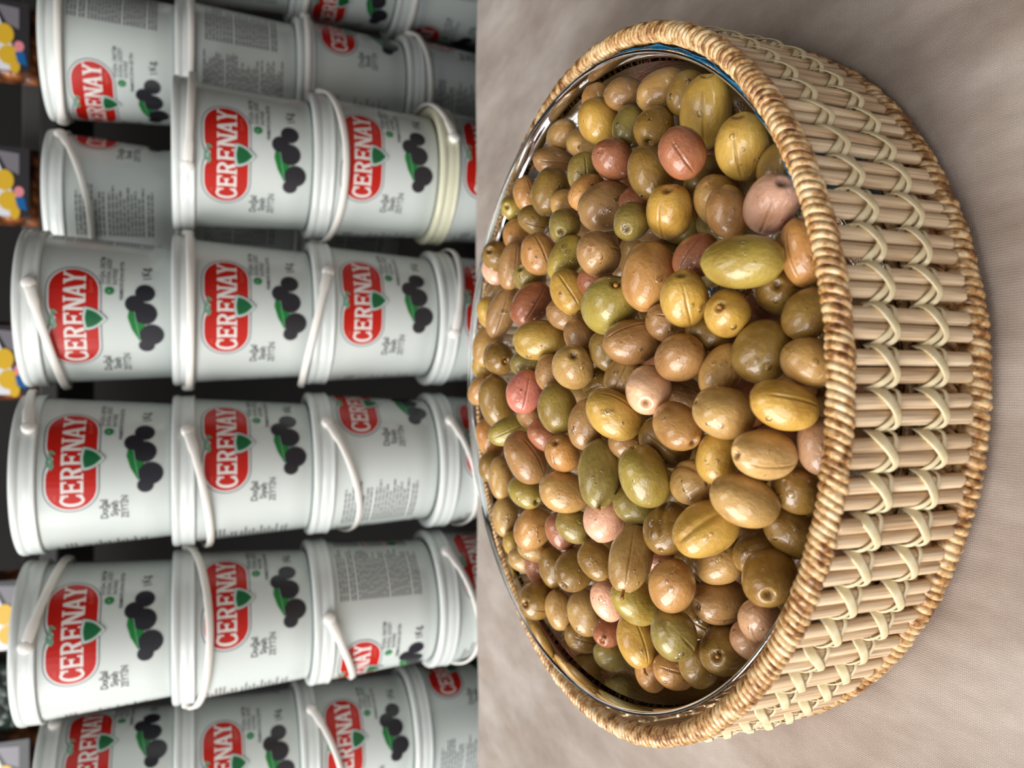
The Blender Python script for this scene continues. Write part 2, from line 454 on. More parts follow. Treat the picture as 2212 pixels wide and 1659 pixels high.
# ---------------------------------------------------------------- glass bowl
BC = Vector((0.0005, 0.2915, 0.0608)); TILT = math.radians(3.5)
m_sheet = bpy.data.materials.new('thin_glass_wall'); m_sheet.use_nodes = True
nt = m_sheet.node_tree; nt.nodes.clear()
out = nt.nodes.new('ShaderNodeOutputMaterial'); mx = nt.nodes.new('ShaderNodeMixShader')
tr = nt.nodes.new('ShaderNodeBsdfTransparent'); tr.inputs['Color'].default_value = (0.93, 0.955, 0.95, 1)
gl = nt.nodes.new('ShaderNodeBsdfGlossy'); gl.inputs['Roughness'].default_value = 0.03
fr = nt.nodes.new('ShaderNodeFresnel'); fr.inputs['IOR'].default_value = 1.5
fm = nt.nodes.new('ShaderNodeMath'); fm.operation = 'MULTIPLY'; fm.inputs[1].default_value = 1.0; fm.use_clamp = True
bp = nt.nodes.new('ShaderNodeBump'); bp.inputs['Distance'].default_value = 0.002; bp.inputs['Strength'].default_value = 0.12
nz = nt.nodes.new('ShaderNodeTexNoise'); nz.inputs['Scale'].default_value = 45
nt.links.new(nz.outputs['Fac'], bp.inputs['Height']); nt.links.new(bp.outputs['Normal'], gl.inputs['Normal'])
nt.links.new(fr.outputs[0], fm.inputs[0]); nt.links.new(fm.outputs[0], mx.inputs['Fac'])
nt.links.new(tr.outputs[0], mx.inputs[1]); nt.links.new(gl.outputs[0], mx.inputs[2]); nt.links.new(mx.outputs[0], out.inputs['Surface'])
gp = [(0.0004, -.0502), (.070, -.0502), (.1000, -.0482), (.1155, -.0422), (.1234, -.030), (.1268, -.0155), (.1276, -.0085)]
bowl = bpy.data.objects.new('glass_bowl', None); COL.objects.link(bowl); bowl.location = BC; bowl.rotation_euler = (TILT, 0, 0)
tag(bowl, 'clear glass bowl holding the olives, set inside the basket', 'bowl')
link('wall', mesh_from('wall', *lathe(gp, 160), mats=[m_sheet]), bowl)
rp = [(.1270, -.0088), (.1282, -.0088), (.1294, -.0076), (.1299, -.0050), (.1296, -.0020), (.1298, -.0004), (.1292, .0006), (.1284, .0006), (.1278, -.0003), (.1273, -.0040)]
vs, fs = lathe(rp, 200, close=True)
link('rim', mesh_from('rim', vs, [f[::-1] for f in fs], mats=[m_glass]), bowl)
# crinkled blue film between the bowl and the basket on the right
def film():
    vs, fs = [], []
    n, k = 70, 8
    rnd = random.Random(2)
    for i in range(n + 1):
        a = math.radians(-66 + 104 * i / n)
        for j in range(k + 1):
            z = 0.024 + 0.0335 * j / k
            z += 0.0012 * math.sin(i * .9) * (j == k)
            rr = 0.1313 - 0.0010 * (1 - j / k) + 0.0004 * math.sin(i * 1.7 + j * 1.1) * math.sin(j * 1.3 + i * .35)
            vs.append((BX + rr * math.cos(a), BY - .0008 + rr * math.sin(a), z))
    m = k + 1
    for i in range(n):
        for j in range(k): fs.append((i * m + j, (i + 1) * m + j, (i + 1) * m + j + 1, i * m + j + 1))
    return vs, fs
fo = link('plastic_film', mesh_from('plastic_film', *film(), mats=[m_film], smooth=False))
sd = fo.modifiers.new('thickness', 'SOLIDIFY'); sd.thickness = 0.0002
tag(fo, 'crinkled blue plastic film tucked between glass bowl and basket rim', 'plastic film')

# ---------------------------------------------------------------- olives
OLIVES = [
(.1065,.2824,.0598,.9415,.1533,.3002,-.315,-.835,.45,9.72,8.5,'Y','','smooth golden olive standing out near the upper glass wall',0),
(.1191,.2954,.0536,-.9806,-.0076,-.1958,-.345,-.827,.443,8.2,6.6,'O','','half-hidden orange olive, nearest orange one above the upper golden olive',0),
(.1136,.2696,.0554,.0749,-.1769,-.9814,-.342,-.812,.472,8.2,6.6,'B','','roundish brown olive, nearest brown one above the upper golden olive',0),
(.0979,.2621,.0578,-.9811,.1575,.1127,-.307,-.82,.483,8.2,6.6,'G','','roundish green olive, nearest green one right of the upper golden olive',0),
(.1144,.3276,.0547,.5444,-.7974,-.2603,-.3,-.86,.413,8.2,6.6,'T','h','roundish tan olive with stem hole, nearest tan one left of the upper golden olive',0),
(.1054,.3074,.0549,-.504,-.7528,.4233,-.292,-.852,.435,8.2,6.6,'T','h','half-hidden tan olive with stem hole, nearest tan one below the upper golden olive',0),
(.0846,.2607,.0654,-.2458,.5133,-.8222,.494,-.679,-.061,9.09,7.57,'R','s','roundish russet olive with slit, nearest russet one below the upper golden olive',0),
(.1015,.3269,.059,-.1677,-.3499,-.9216,-.186,-.759,.61,9.97,6.65,'B','s','oblong brown olive with slit, nearest brown one left of the upper golden olive',0),
(.0869,.2887,.0637,.9953,-.0858,.0441,-.259,-.859,.441,8.2,6.6,'G','','roundish green olive, nearest green one above the big brown olive',0),
(.0849,.3152,.0663,.9644,-.0397,-.2616,-.237,-.882,.408,10.58,8.46,'D','','roundish drab olive, nearest drab one left of the big brown olive',0),
(.0942,.3584,.0594,-.9775,.0364,-.208,.406,-.78,.076,8.84,6.6,'O','s','oblong orange olive with slit, second nearest orange one left of the big brown olive',0),
(.0895,.3709,.0609,-.0993,-.6391,.7627,-.218,-.904,.368,8.2,6.6,'L','h','half-hidden lime olive with stem hole, nearest lime one left of the big brown olive',0),
(.0762,.2799,.0665,-.7653,.2529,.5919,.009,-.058,1.023,8.2,6.6,'O','s','roundish orange olive with slit, nearest orange one left of the big brown olive',0),
(.068,.2659,.0654,-.3328,.403,.8526,-.219,-.854,.471,11.2,9.62,'B','','very large round brown olive with a cluster of droplets',0),
(.0756,.333,.0658,-.3523,-.4022,-.845,-.203,-.896,.394,8.2,6.6,'D','','roundish drab olive, nearest drab one above the veined green olive',0),
(.0657,.2943,.0696,-.4992,-.6763,.5418,-.197,-.883,.427,8.2,6.87,'G','h','roundish green olive with stem hole, nearest green one left of the big brown olive',0),
(.075,.3665,.0615,.9999,-.0112,.0046,-.186,-.909,.373,8.2,6.6,'O','','half-hidden orange olive, second nearest orange one above the red-brown olive',0),
(.0761,.3026,.0635,.3006,.2002,.9325,-.22,-.876,.43,8.2,6.6,'T','','half-hidden tan olive, nearest tan one left of the big brown olive',0),
(.0981,.2946,.0554,-.9986,-.046,.0245,-.282,-.847,.45,8.2,6.6,'T','','half-hidden tan olive, nearest tan one above the big brown olive',0),
(.1083,.2487,.0514,-.3414,.3541,.8706,-.343,-.789,.51,10.1,7.34,'T','','oblong tan olive, nearest tan one left of the tall golden olive',0),
(.103,.2359,.0499,-.9394,.1904,.2853,-.338,-.776,.533,8.2,6.6,'D','','roundish drab olive, nearest drab one left of the tall golden olive',0),
(.0928,.2242,.0501,.782,-.5249,.336,-.643,-.654,.655,12.38,8.84,'Y','hs','largest golden yellow olive, standing tall, with a curved slit',0),
(.075,.2037,.0509,.7574,-.4365,.4856,-.681,-.524,.779,10.53,8.31,'Y','hs','pale lemon-yellow olive with a water drop hanging, beside the rim',0),
(.075,.2166,.0647,-.8238,-.0455,-.5651,-.323,-.764,.606,8.42,7.44,'R','s','brick-red olive with one straight slit, below the tall golden olive',0),
(.0921,.2442,.0575,-.7172,-.4084,.5647,-.304,-.805,.51,9.25,7.58,'D','h','roundish drab olive with stem hole, nearest drab one left of the brick-red olive',0),
(.0735,.2379,.0632,-.9419,-.1535,-.2987,-.253,-.82,.513,10.66,7.84,'D','','oblong drab olive, nearest drab one right of the big brown olive',0),
(.0581,.226,.0634,.5686,-.6508,.5032,-.699,-.365,.813,9.87,8.09,'Y','hs','roundish yellow olive with stem hole, nearest yellow one below the brick-red olive',0),
(.0533,.1875,.0532,.4465,-.8404,.3072,-.214,-.745,.632,9.81,8.04,'P','h','round salmon-pink olive with a brown stem scar, against the wrapped basket rim',0),
(.0603,.2155,.0515,-.4269,.4759,-.7689,-.219,-.783,.582,9.51,7.93,'T','','roundish tan olive, nearest tan one below the brick-red olive',0),
(.0536,.2029,.057,-.9391,-.1239,-.3206,-.205,-.777,.594,8.2,6.98,'B','','roundish brown olive, nearest brown one left of the salmon-pink olive',0),
(.0705,.2262,.0489,-.8646,.1624,.4756,-.245,-.786,.567,8.2,6.6,'D','','roundish drab olive, nearest drab one below the brick-red olive',0),
(.0969,.2264,.0349,.8307,.0853,.5502,-.321,-.746,.584,8.2,6.6,'D','','roundish drab olive, nearest drab one right of the tall golden olive',0),
(.0656,.1932,.0458,.9857,-.1206,-.1175,-.249,-.735,.631,8.2,6.6,'D','','roundish drab olive, nearest drab one above the salmon-pink olive',0),
(.0768,.2074,.0364,-.9607,.0592,-.271,-.272,-.735,.622,8.2,6.6,'D','','half-hidden drab olive, nearest drab one right of the pale lemon olive',0),
(.0648,.2496,.0608,-.7193,-.3268,-.6131,-.217,-.835,.506,8.2,6.6,'R','','half-hidden russet olive, nearest russet one right of the big brown olive',0),
(.0842,.2357,.0391,-.9991,-.035,.0256,-.277,-.775,.568,8.2,6.6,'R','','half-hidden russet olive, nearest russet one right of the brick-red olive',0),
(.067,.217,.0383,-.523,-.39,-.7579,-.235,-.759,.607,8.2,6.6,'T','','half-hidden tan olive, nearest tan one left of the salmon-pink olive',0),
(.0571,.2406,.0694,-.4783,-.6058,.6358,-.2,-.843,.499,8.2,6.6,'G','h','roundish green olive with stem hole, nearest green one right of the big brown olive',0),
(.0657,.3779,.0667,.1802,-.603,.7771,-.16,-.921,.354,9.47,7.81,'D','h','roundish drab olive with stem hole, nearest drab one above the red-brown olive',0),
(.0606,.3921,.0635,.8655,.2558,.4306,-.143,-.926,.351,8.2,6.6,'P','','half-hidden pink olive, nearest pink one left of the red-brown olive',0),
(.0584,.359,.0669,.9704,-.2195,-.1006,-.149,-.917,.37,12.08,6.6,'B','','oblong brown olive, nearest brown one above the red-brown olive',0),
(.0564,.3126,.0731,.9392,.1157,.3233,-.334,-.959,.057,9.21,7.9,'O','s','roundish orange olive with slit, nearest orange one above the red-brown olive',0),
(.0511,.2878,.072,-.8618,.2681,.4305,-.158,-.888,.432,10.19,6.79,'L','','oblong lime olive, nearest lime one above the red-brown olive',0),
(.0474,.2545,.0751,-.1143,.7177,-.6869,.148,-.881,.276,9.78,8.15,'B','s','roundish brown olive with slit, nearest brown one below the big brown olive',0),
(.048,.3259,.0716,.3793,-.5325,.7567,-.134,-.91,.392,8.65,7.08,'G','h','half-hidden green olive with stem hole, nearest green one above the red-brown olive',0),
(.0363,.2792,.0747,-.8338,-.4749,-.2817,.185,-.787,.55,9.77,7.48,'Y','hs','oblong yellow olive with stem hole, nearest yellow one right of the red-brown olive',0),
(.0282,.2479,.0739,.5962,-.7729,.2173,-.099,-.869,.484,11.38,9.89,'L','t','veined yellow-green olive with a curled stem in its hole',[1330, 616]),
(.035,.317,.0749,.819,-.2221,-.5291,.094,-.97,.016,10.77,7.93,'R','s','red-brown oblong olive, darker than the rose-pink one beneath',0),
(.0504,.4003,.0581,.754,-.3512,-.5551,-.117,-.927,.356,8.21,6.6,'T','','half-hidden tan olive, nearest tan one left of the red-brown olive',0),
(.036,.3672,.0688,-.9215,.2965,.2508,.143,-.94,.243,13.69,7.27,'B','s','oblong brown olive with slit, nearest brown one left of the red-brown olive',0),
(.0182,.3017,.0775,.0477,-.6197,-.7834,-.055,-.912,.407,11.24,8.52,'Y','h','oblong yellow olive with stem hole, nearest yellow one below the red-brown olive',0),
(.0285,.2902,.0706,-.3448,-.3785,-.859,-.088,-.895,.436,8.2,6.6,'B','','half-hidden brown olive, nearest brown one right of the red-brown olive',0),
(.018,.2739,.072,.866,.187,.4638,-.058,-.889,.454,8.2,6.6,'B','','roundish brown olive, nearest brown one above the pitted tan olive',0),
(.0365,.2291,.0698,.9799,.0017,-.1993,-.134,-.842,.522,11.49,8.97,'O','','large orange-tan oval olive with brown freckles, heap centre',0),
(.0207,.3993,.0646,.966,-.0939,-.2411,-.049,-.937,.346,11.77,7.96,'T','','oblong tan olive, nearest tan one above the rose-pink olive',0),
(.013,.3669,.071,-.2004,-.9796,.0121,-.033,-.933,.359,9.72,7.97,'D','t','roundish drab olive with stem, nearest drab one above the rose-pink olive',[1092, 780]),
(.0093,.32,.0747,.166,-.5418,-.824,-.027,-.919,.394,8.39,6.6,'G','','half-hidden green olive, nearest green one above the rose-pink olive',0),
(.0063,.2654,.0799,.4674,-.7909,.3951,-.022,-.894,.447,9.56,7.84,'T','h','round tan olive with a dark stem hole and a second pit',0),
(.0121,.2565,.0703,-.9078,-.1991,-.3692,-.041,-.875,.482,8.2,6.6,'D','','roundish drab olive, nearest drab one left of the brown-pink oval olive',0),
(.0148,.2368,.0714,-.2064,.4179,.8847,.615,-.705,-.041,10.31,7.72,'B','s','large brown-pink oval olive with a faint dent, mid heap',0),
(.0043,.2932,.0763,-.982,-.142,-.1246,-.013,-.907,.42,8.2,6.6,'B','','roundish brown olive, nearest brown one left of the pitted tan olive',0),
(.0089,.4108,.0627,-.862,-.0844,-.4999,-.02,-.94,.341,8.2,6.6,'Y','','half-hidden yellow olive, nearest yellow one left of the rose-pink olive',0),
(.0383,.3931,.0666,.9798,-.0312,.1974,-.091,-.934,.345,8.2,6.6,'Y','','half-hidden yellow olive, nearest yellow one left of the red-brown olive',0),
(.038,.266,.0696,.7139,.3311,.617,-.125,-.875,.468,8.2,6.6,'R','','half-hidden russet olive, nearest russet one above the veined green olive',0),
(.0004,.2696,.0664,.139,-.9885,-.0601,-.001,-.88,.475,8.2,6.6,'D','h','half-hidden drab olive with stem hole, nearest drab one right of the pitted tan olive',0),
(.0027,.246,.0697,.866,-.305,-.3964,-.01,-.866,.501,8.2,6.6,'T','','roundish tan olive, nearest tan one left of the cream-pink olive',0),
(-.0019,.2246,.0724,-.4602,-.7,.5461,.007,-.849,.528,9.56,7.83,'C','h','pale cream-pink olive with a shiny ringed stem hole, mid heap',0),
(.0354,.1857,.065,.0333,-.7925,-.609,-.148,-.776,.614,11.54,7.73,'L','h','large long yellow-green olive with a notched tip lying on top',0),
(.0378,.1787,.0496,.9475,-.0567,.3146,.071,-.252,1.106,9.96,6.6,'O','s','oblong orange olive with slit, nearest orange one below the salmon-pink olive',0),
(.0415,.2149,.0606,-.7608,.4118,.5016,.415,-.652,.532,8.2,6.6,'R','s','roundish russet olive with slit, nearest russet one above the cleft yellow olive',0),
(.0282,.1909,.0475,.0965,-.7145,.6929,-.111,-.753,.649,8.26,7.34,'D','h','roundish drab olive with stem hole, nearest drab one right of the long green olive',0),
(.0267,.2082,.0697,.7586,-.478,.4429,-.334,-.836,.434,9.26,7.51,'Y','hs','pale yellow olive with a diagonal cleft and a stem dimple',0),
(.0212,.1957,.0627,.17,-.5875,.7912,-.086,-.792,.604,8.5,6.97,'Y','t','roundish yellow olive with stem, nearest yellow one right of the cleft yellow olive',[1554, 662]),
(.0202,.2233,.0653,.307,.1559,.9388,-.075,-.833,.548,8.2,6.6,'B','','roundish brown olive, nearest brown one below the cleft yellow olive',0),
(.0164,.2115,.0571,-.5058,-.359,-.7844,-.062,-.805,.589,8.2,6.6,'D','','roundish drab olive, nearest drab one below the cleft yellow olive',0),
(.0198,.1761,.0499,-.8266,.2671,.4953,-.081,-.734,.675,8.2,6.6,'D','','roundish drab olive, third nearest drab one right of the long green olive',0),
(.0096,.1883,.0558,.8269,-.2784,-.4885,-.04,-.769,.638,9.65,8.53,'D','','roundish drab olive, nearest drab one right of the cleft yellow olive',0),
(.0084,.2122,.0688,-.4682,.8777,-.102,-.032,-.828,.56,9.04,7.53,'B','','roundish brown olive, nearest brown one above the cream-pink olive',0),
(.0042,.2027,.0596,-.8593,.144,.4908,-.017,-.8,.6,9.1,6.6,'T','','oblong tan olive, nearest tan one right of the cream-pink olive',0),
(.0059,.1726,.0525,-.4825,-.248,-.8401,-.026,-.734,.679,8.2,7.01,'T','','roundish tan olive, nearest tan one right of the cleft yellow olive',0),
(.023,.2034,.0419,-.4418,-.1239,-.8885,-.087,-.764,.639,8.2,6.6,'R','','half-hidden russet olive, nearest russet one below the long green olive',0),
(.0294,.1926,.0323,.4665,.2207,.8565,-.111,-.727,.678,8.2,6.6,'D','','half-hidden drab olive, second nearest drab one right of the long green olive',0),
(-.0039,.2271,.0568,-.5042,-.3789,-.7761,.281,-.867,.001,8.2,6.6,'B','s','roundish brown olive with slit, nearest brown one right of the cream-pink olive',0),
(-.0133,.2112,.0701,-.5295,-.8417,-.1056,.052,-.829,.557,8.92,7.31,'O','h','roundish orange olive with stem hole, nearest orange one below the cream-pink olive',0),
(-.0084,.1935,.0658,.3361,.2722,.9016,.035,-.797,.603,9.23,7.91,'T','','roundish tan olive, nearest tan one above the cream slit olive',0),
(-.0058,.1744,.06,-.2615,-.4061,-.8756,.357,-.741,.534,9.61,6.98,'Y','s','oblong yellow olive with slit, nearest yellow one above the cream slit olive',0),
(-.02,.1813,.061,.0324,.0116,.9994,-.375,-.675,.59,10.04,7.07,'K','hs','big cream oblong olive with two long slits, near the front rim',0),
(-.0176,.174,.0473,-.9861,-.0855,-.1424,.073,-.725,.685,8.29,6.6,'M','','roundish dusky pink olive, nearest dusky pink one right of the cream slit olive',0),
(-.0226,.201,.0624,.9859,-.0984,-.1356,.09,-.799,.595,8.2,6.6,'Y','','roundish yellow olive, nearest yellow one left of the cream slit olive',0),
(-.0198,.2305,.0623,.6374,.2209,.7382,.072,-.837,.543,9.76,7.65,'D','','roundish drab olive, nearest drab one below the cream-pink olive',0),
(-.0317,.2139,.0625,.0747,-.9914,.1075,.772,-.462,.615,8.93,7.32,'T','hs','roundish tan olive with stem hole, nearest tan one above the folded olive',0),
(-.0339,.1867,.0637,-.454,-.3286,-.8282,.14,-.775,.617,10.31,7.62,'T','','large tan olive with round water beads along its edge',0),
(-.0312,.1828,.0481,-.4569,.3798,-.8043,.127,-.739,.661,8.33,6.94,'D','','roundish drab olive, nearest drab one below the cream slit olive',0),
(-.0447,.2025,.0656,-.5335,.4666,.7055,.378,-.706,.71,10.6,8.26,'Y','s','yellow-green olive with a deep folded crease along its side',0),
(-.0485,.2249,.0647,-.5968,-.512,.6178,.775,-.484,.634,9.54,8.12,'D','hs','roundish drab olive with stem hole, nearest drab one left of the folded olive',0),
(-.05,.2174,.0371,-.0379,-.1799,-.983,-.018,-.799,.466,8.2,6.6,'B','s','half-hidden brown olive with slit, nearest brown one below the dripping tan olive',0),
(-.0447,.1885,.0453,.7036,.2322,.6716,.175,-.738,.652,8.92,6.6,'D','','oblong drab olive, second nearest drab one above the ring-holed olive',0),
(-.0581,.1904,.0517,-.3197,-.7048,.6333,.229,-.743,.629,9.95,8.15,'D','h','dark green olive whose stem hole has a shiny white ring',0),
(-.0537,.2042,.0448,-.6709,.3853,.6335,.2,-.759,.62,8.2,6.6,'D','','roundish drab olive, nearest drab one above the ring-holed olive',0),
(-.0592,.2189,.0491,.1845,-.9648,-.1873,.212,-.783,.585,9.17,7.86,'T','h','roundish tan olive with stem hole, nearest tan one below the folded olive',0),
(-.0667,.2215,.0654,-.7879,.5656,-.2437,.244,-.809,.535,9.44,7.86,'O','','roundish orange olive, nearest orange one right of the long-stemmed olive',0),
(-.074,.2222,.0457,-.037,-.0618,.9974,-.495,-.565,.423,10.2,7.8,'B','hs','oblong brown olive with stem hole, nearest brown one above the stub-stemmed olive',0),
(-.0737,.1985,.0482,-.6604,.3723,-.6522,-.135,-.509,.848,8.2,6.6,'M','s','roundish dusky pink olive with slit, nearest dusky pink one below the ring-holed olive',0),
(-.0848,.226,.0617,-.6532,.4546,-.6055,.298,-.795,.529,9.59,7.99,'G','','roundish green olive, nearest green one right of the slit stem olive',0),
(-.091,.2227,.0434,.0784,-.6365,.7673,.31,-.758,.574,10.64,8.72,'D','t','dark green olive with a pale stub stem, beside the glass wall',[1550, 1417]),
(-.1059,.247,.0475,.3668,.2489,.8964,.469,-.268,.999,8.2,6.8,'O','s','roundish orange olive with slit, nearest orange one right of the slit stem olive',0),
(-.1002,.2351,.0454,.9297,.0261,.3675,.328,-.771,.546,8.2,6.6,'D','','roundish drab olive, nearest drab one left of the stub-stemmed olive',0),
(-.084,.2089,.0423,.5112,.1849,.8393,.302,-.739,.602,8.2,6.6,'M','','roundish dusky pink olive, nearest dusky pink one right of the stub-stemmed olive',0),
(-.0642,.2336,.0478,.763,.1779,.6215,.219,-.798,.561,8.2,6.6,'D','','half-hidden drab olive, nearest drab one below the folded olive',0),
(-.0629,.2457,.0548,-.3493,-.2953,-.8892,.211,-.823,.527,8.2,6.6,'R','','half-hidden russet olive, nearest russet one right of the long-stemmed olive',0),
(-.0854,.2377,.0411,-.5071,-.2571,-.8227,.28,-.779,.561,8.2,6.6,'D','','half-hidden drab olive, nearest drab one above the stub-stemmed olive',0),
(-.0611,.2393,.0708,-.8855,-.2557,.3879,.366,-.827,.5,11.49,7.6,'T','ts','oblong tan-green olive with a long thin stem hanging from its tip',[1348, 1272]),
(-.08,.2515,.0618,.7043,.0644,.707,.263,-.828,.495,10.06,7.39,'L','','oblong lime olive, nearest lime one above the slit stem olive',0),
(-.0694,.2744,.0655,-.6476,-.688,-.3276,.218,-.861,.46,8.33,6.6,'D','t','roundish drab olive with stem, nearest drab one left of the long-stemmed olive',[1313, 1242]),
(-.0784,.2987,.0623,-.4979,-.4091,.7647,.228,-.87,.436,10.3,8.54,'D','h','roundish drab olive with stem hole, nearest drab one right of the corner stem olive',0),
(-.0855,.3321,.0572,.9631,.0232,.2681,.227,-.883,.411,9.76,6.64,'D','','oblong drab olive, nearest drab one above the corner stem olive',0),
(-.0896,.3511,.0564,.9613,-.1398,.2374,.227,-.89,.394,8.2,6.6,'R','','half-hidden russet olive, nearest russet one above the corner stem olive',0),
(-.0879,.364,.0585,.4347,.2661,.8603,.217,-.899,.379,8.2,6.6,'T','','half-hidden tan olive, nearest tan one above the corner stem olive',0),
(-.0781,.344,.0614,.3411,.357,.8696,.204,-.897,.393,8.25,6.6,'T','','half-hidden tan olive, nearest tan one below the knobbly green olive',0),
(-.0834,.3762,.0575,-.8674,-.1379,-.4782,.201,-.906,.372,8.2,6.6,'Y','','half-hidden yellow olive, nearest yellow one above the corner stem olive',0),
(-.1028,.3423,.0607,.0314,-.5235,.8514,-.18,-.823,.293,10.08,9.1,'D','ts','brownish green olive with an orange stem stub touching the glass wall',[1136, 1304]),
(-.104,.3274,.0564,-.9842,-.0346,-.1735,.276,-.868,.413,9.49,6.6,'T','','oblong tan olive, nearest tan one right of the corner stem olive',0),
(-.1014,.3109,.0513,.9497,.0663,.306,.278,-.853,.441,10.28,8.3,'T','','roundish tan olive, nearest tan one left of the slit stem olive',0),
(-.0871,.2796,.0577,.8944,.0034,.4472,.263,-.845,.466,8.77,6.6,'P','','oblong pink olive, nearest pink one below the long-stemmed olive',0),
(-.1044,.2935,.0487,-.3233,-.5242,.7878,.297,-.834,.464,8.2,6.6,'R','t','roundish russet olive with stem, nearest russet one left of the slit stem olive',[1306, 1377]),
(-.0978,.2606,.0558,-.9345,-.3263,-.1424,-.179,-.812,-.002,10.22,7.02,'Y','ts','yellow-green olive with a slit and a short drooping stem, over bare glass',[1389, 1438]),
(-.1165,.2987,.0447,.3392,.3622,.8682,.322,-.826,.463,8.2,7.13,'G','','roundish green olive, nearest green one left of the slit stem olive',0),
(-.115,.3192,.0486,-.373,-.2191,-.9016,.305,-.848,.434,8.2,6.6,'D','','roundish drab olive, nearest drab one left of the slit stem olive',0),
(-.1115,.2636,.047,-.9727,.0575,-.225,.338,-.798,.499,8.2,6.6,'O','','roundish orange olive, nearest orange one below the slit stem olive',0),
(-.0035,.4053,.0667,.72,-.6806,-.1355,.008,-.941,.338,9.28,6.94,'O','h','half-hidden orange olive with stem hole, nearest orange one left of the rose-pink olive',0),
(-.0089,.3729,.0699,-.9579,.1577,-.2398,.022,-.934,.356,13.92,8.94,'D','','oblong drab olive, nearest drab one left of the rose-pink olive',0),
(-.0033,.3121,.0797,-.9644,.0495,.2598,-.288,-.879,.373,9.61,8.08,'Q','s','rosy pink olive with scored skin, the pinkest one near the glass rim',0),
(-.0099,.2839,.0778,-.9847,-.0572,-.1646,.032,-.904,.427,10,7.91,'G','','roundish green olive, nearest green one right of the rose-pink olive',0),
(-.0155,.265,.0744,-.9647,.2578,.0547,.052,-.886,.46,9.7,6.96,'B','','oblong brown olive, nearest brown one above the knobbly green olive',0),
(-.0106,.2409,.0765,.5731,.2953,.7644,.652,-.739,.017,10.69,7.77,'Y','s','oblong yellow olive with slit, nearest yellow one left of the cream-pink olive',0),
(-.0218,.3416,.074,-.3445,.4044,.8472,.059,-.926,.374,11.49,6.79,'L','','oblong lime olive, nearest lime one below the rose-pink olive',0),
(-.03,.4062,.0608,-.9315,.0155,-.3634,.069,-.935,.348,11.37,7.5,'O','','oblong orange olive, nearest orange one below the rose-pink olive',0),
(-.0326,.3192,.0766,-.8626,-.2551,-.437,.094,-.917,.389,12.05,8.75,'B','','oblong brown olive, nearest brown one left of the knobbly green olive',0),
(-.0274,.2803,.0774,.5773,-.561,.5932,-.599,-.447,.63,8.59,7.04,'O','hs','roundish orange olive with stem hole, nearest orange one left of the knobbly green olive',0),
(-.0497,.3863,.0623,-.9962,-.0387,-.0786,.119,-.926,.359,11.16,6.6,'T','','oblong tan olive, nearest tan one below the rose-pink olive',0),
(-.0492,.3301,.072,-.4145,-.8745,-.2517,.136,-.912,.387,8.9,7.22,'L','h','roundish lime olive with stem hole, nearest lime one left of the knobbly green olive',0),
(-.0432,.2842,.0747,-.2742,-.1927,-.9422,.136,-.892,.431,10.19,8.58,'T','','roundish tan olive, nearest tan one left of the knobbly green olive',0),
(-.0327,.2547,.075,-.9687,-.2186,.1176,.112,-.875,.471,12.72,7.54,'G','t','knobbly green oblong olive with a short stub of stem',[1293, 1099]),
(-.0307,.2262,.073,.8995,-.0413,.435,.115,-.846,.52,10.95,8.24,'L','','oblong lime olive, nearest lime one right of the knobbly green olive',0),
(-.0703,.3854,.0602,-.9896,.0773,-.1216,.169,-.917,.361,10.69,6.93,'T','','oblong tan olive, third nearest tan one above the corner stem olive',0),
(-.0667,.3337,.0668,-.9212,.3308,.2049,.18,-.902,.392,10.58,8.51,'O','','roundish orange olive, nearest orange one above the corner stem olive',0),
(-.0632,.3055,.0658,-.8575,-.0308,-.5135,.183,-.887,.424,8.2,6.6,'R','','half-hidden russet olive, nearest russet one left of the peach olive',0),
(-.0578,.2874,.0684,.5035,.2877,.8147,.177,-.88,.44,8.2,6.6,'G','','roundish green olive, nearest green one left of the peach olive',0),
(-.05,.2597,.0695,-.9344,.0752,.3482,.166,-.864,.474,9.18,7.93,'P','','peach-pink rounded olive tucked below the knobbly green olive',0),
(-.0147,.3198,.0721,.5004,.2908,.8155,.042,-.915,.4,8.2,6.6,'B','','half-hidden brown olive, nearest brown one below the rose-pink olive',0),
(-.0218,.3061,.0729,.4955,.125,.8596,.065,-.908,.413,8.2,6.6,'R','','roundish russet olive, nearest russet one below the rose-pink olive',0),
(-.0445,.3984,.0634,.9941,-.102,.038,.104,-.932,.348,8.2,6.6,'D','','half-hidden drab olive, nearest drab one below the rose-pink olive',0),
(-.0216,.2471,.0661,.3416,.2271,.912,.075,-.859,.507,8.2,6.6,'B','','half-hidden brown olive, nearest brown one right of the knobbly green olive',0),
(-.044,.2455,.0648,-.5022,-.2584,-.8253,.152,-.848,.508,8.2,6.6,'G','','roundish green olive, nearest green one right of the peach olive',0),
(-.0253,.3925,.0267,-.2537,.4931,.8322,1,0,.1,9.59,7.35,'R','','buried olive glimpsed in a gap, nearest such above the knobbly green olive',0),
(-.0343,.2022,.0292,-.4309,.5511,.7145,1,0,.1,10.8,9.01,'T','','buried olive glimpsed in a gap, nearest such right of the cream slit olive',0),
(.0962,.3307,.022,.8517,.47,-.2317,1,0,.1,9.25,7.86,'R','','buried olive glimpsed in a gap, nearest such above the big brown olive',0),
(.0031,.2435,.0327,-.7985,.2236,-.559,1,0,.1,9.53,8.08,'D','','buried olive glimpsed in a gap, nearest such right of the cream-pink olive',0),
(.0585,.3356,.0241,.0808,.0892,.9927,1,0,.1,9.81,8.4,'B','','buried olive glimpsed in a gap, nearest such left of the big orange olive',0),
(-.005,.1902,.0144,-.294,-.892,-.3432,1,0,.1,10.64,8.6,'R','','buried olive glimpsed in a gap, fifth nearest such right of the cream slit olive',0),
(.1042,.3013,.0218,.8822,-.0382,-.4694,1,0,.1,10.92,9.16,'D','','buried olive glimpsed in a gap, nearest such right of the upper golden olive',0),
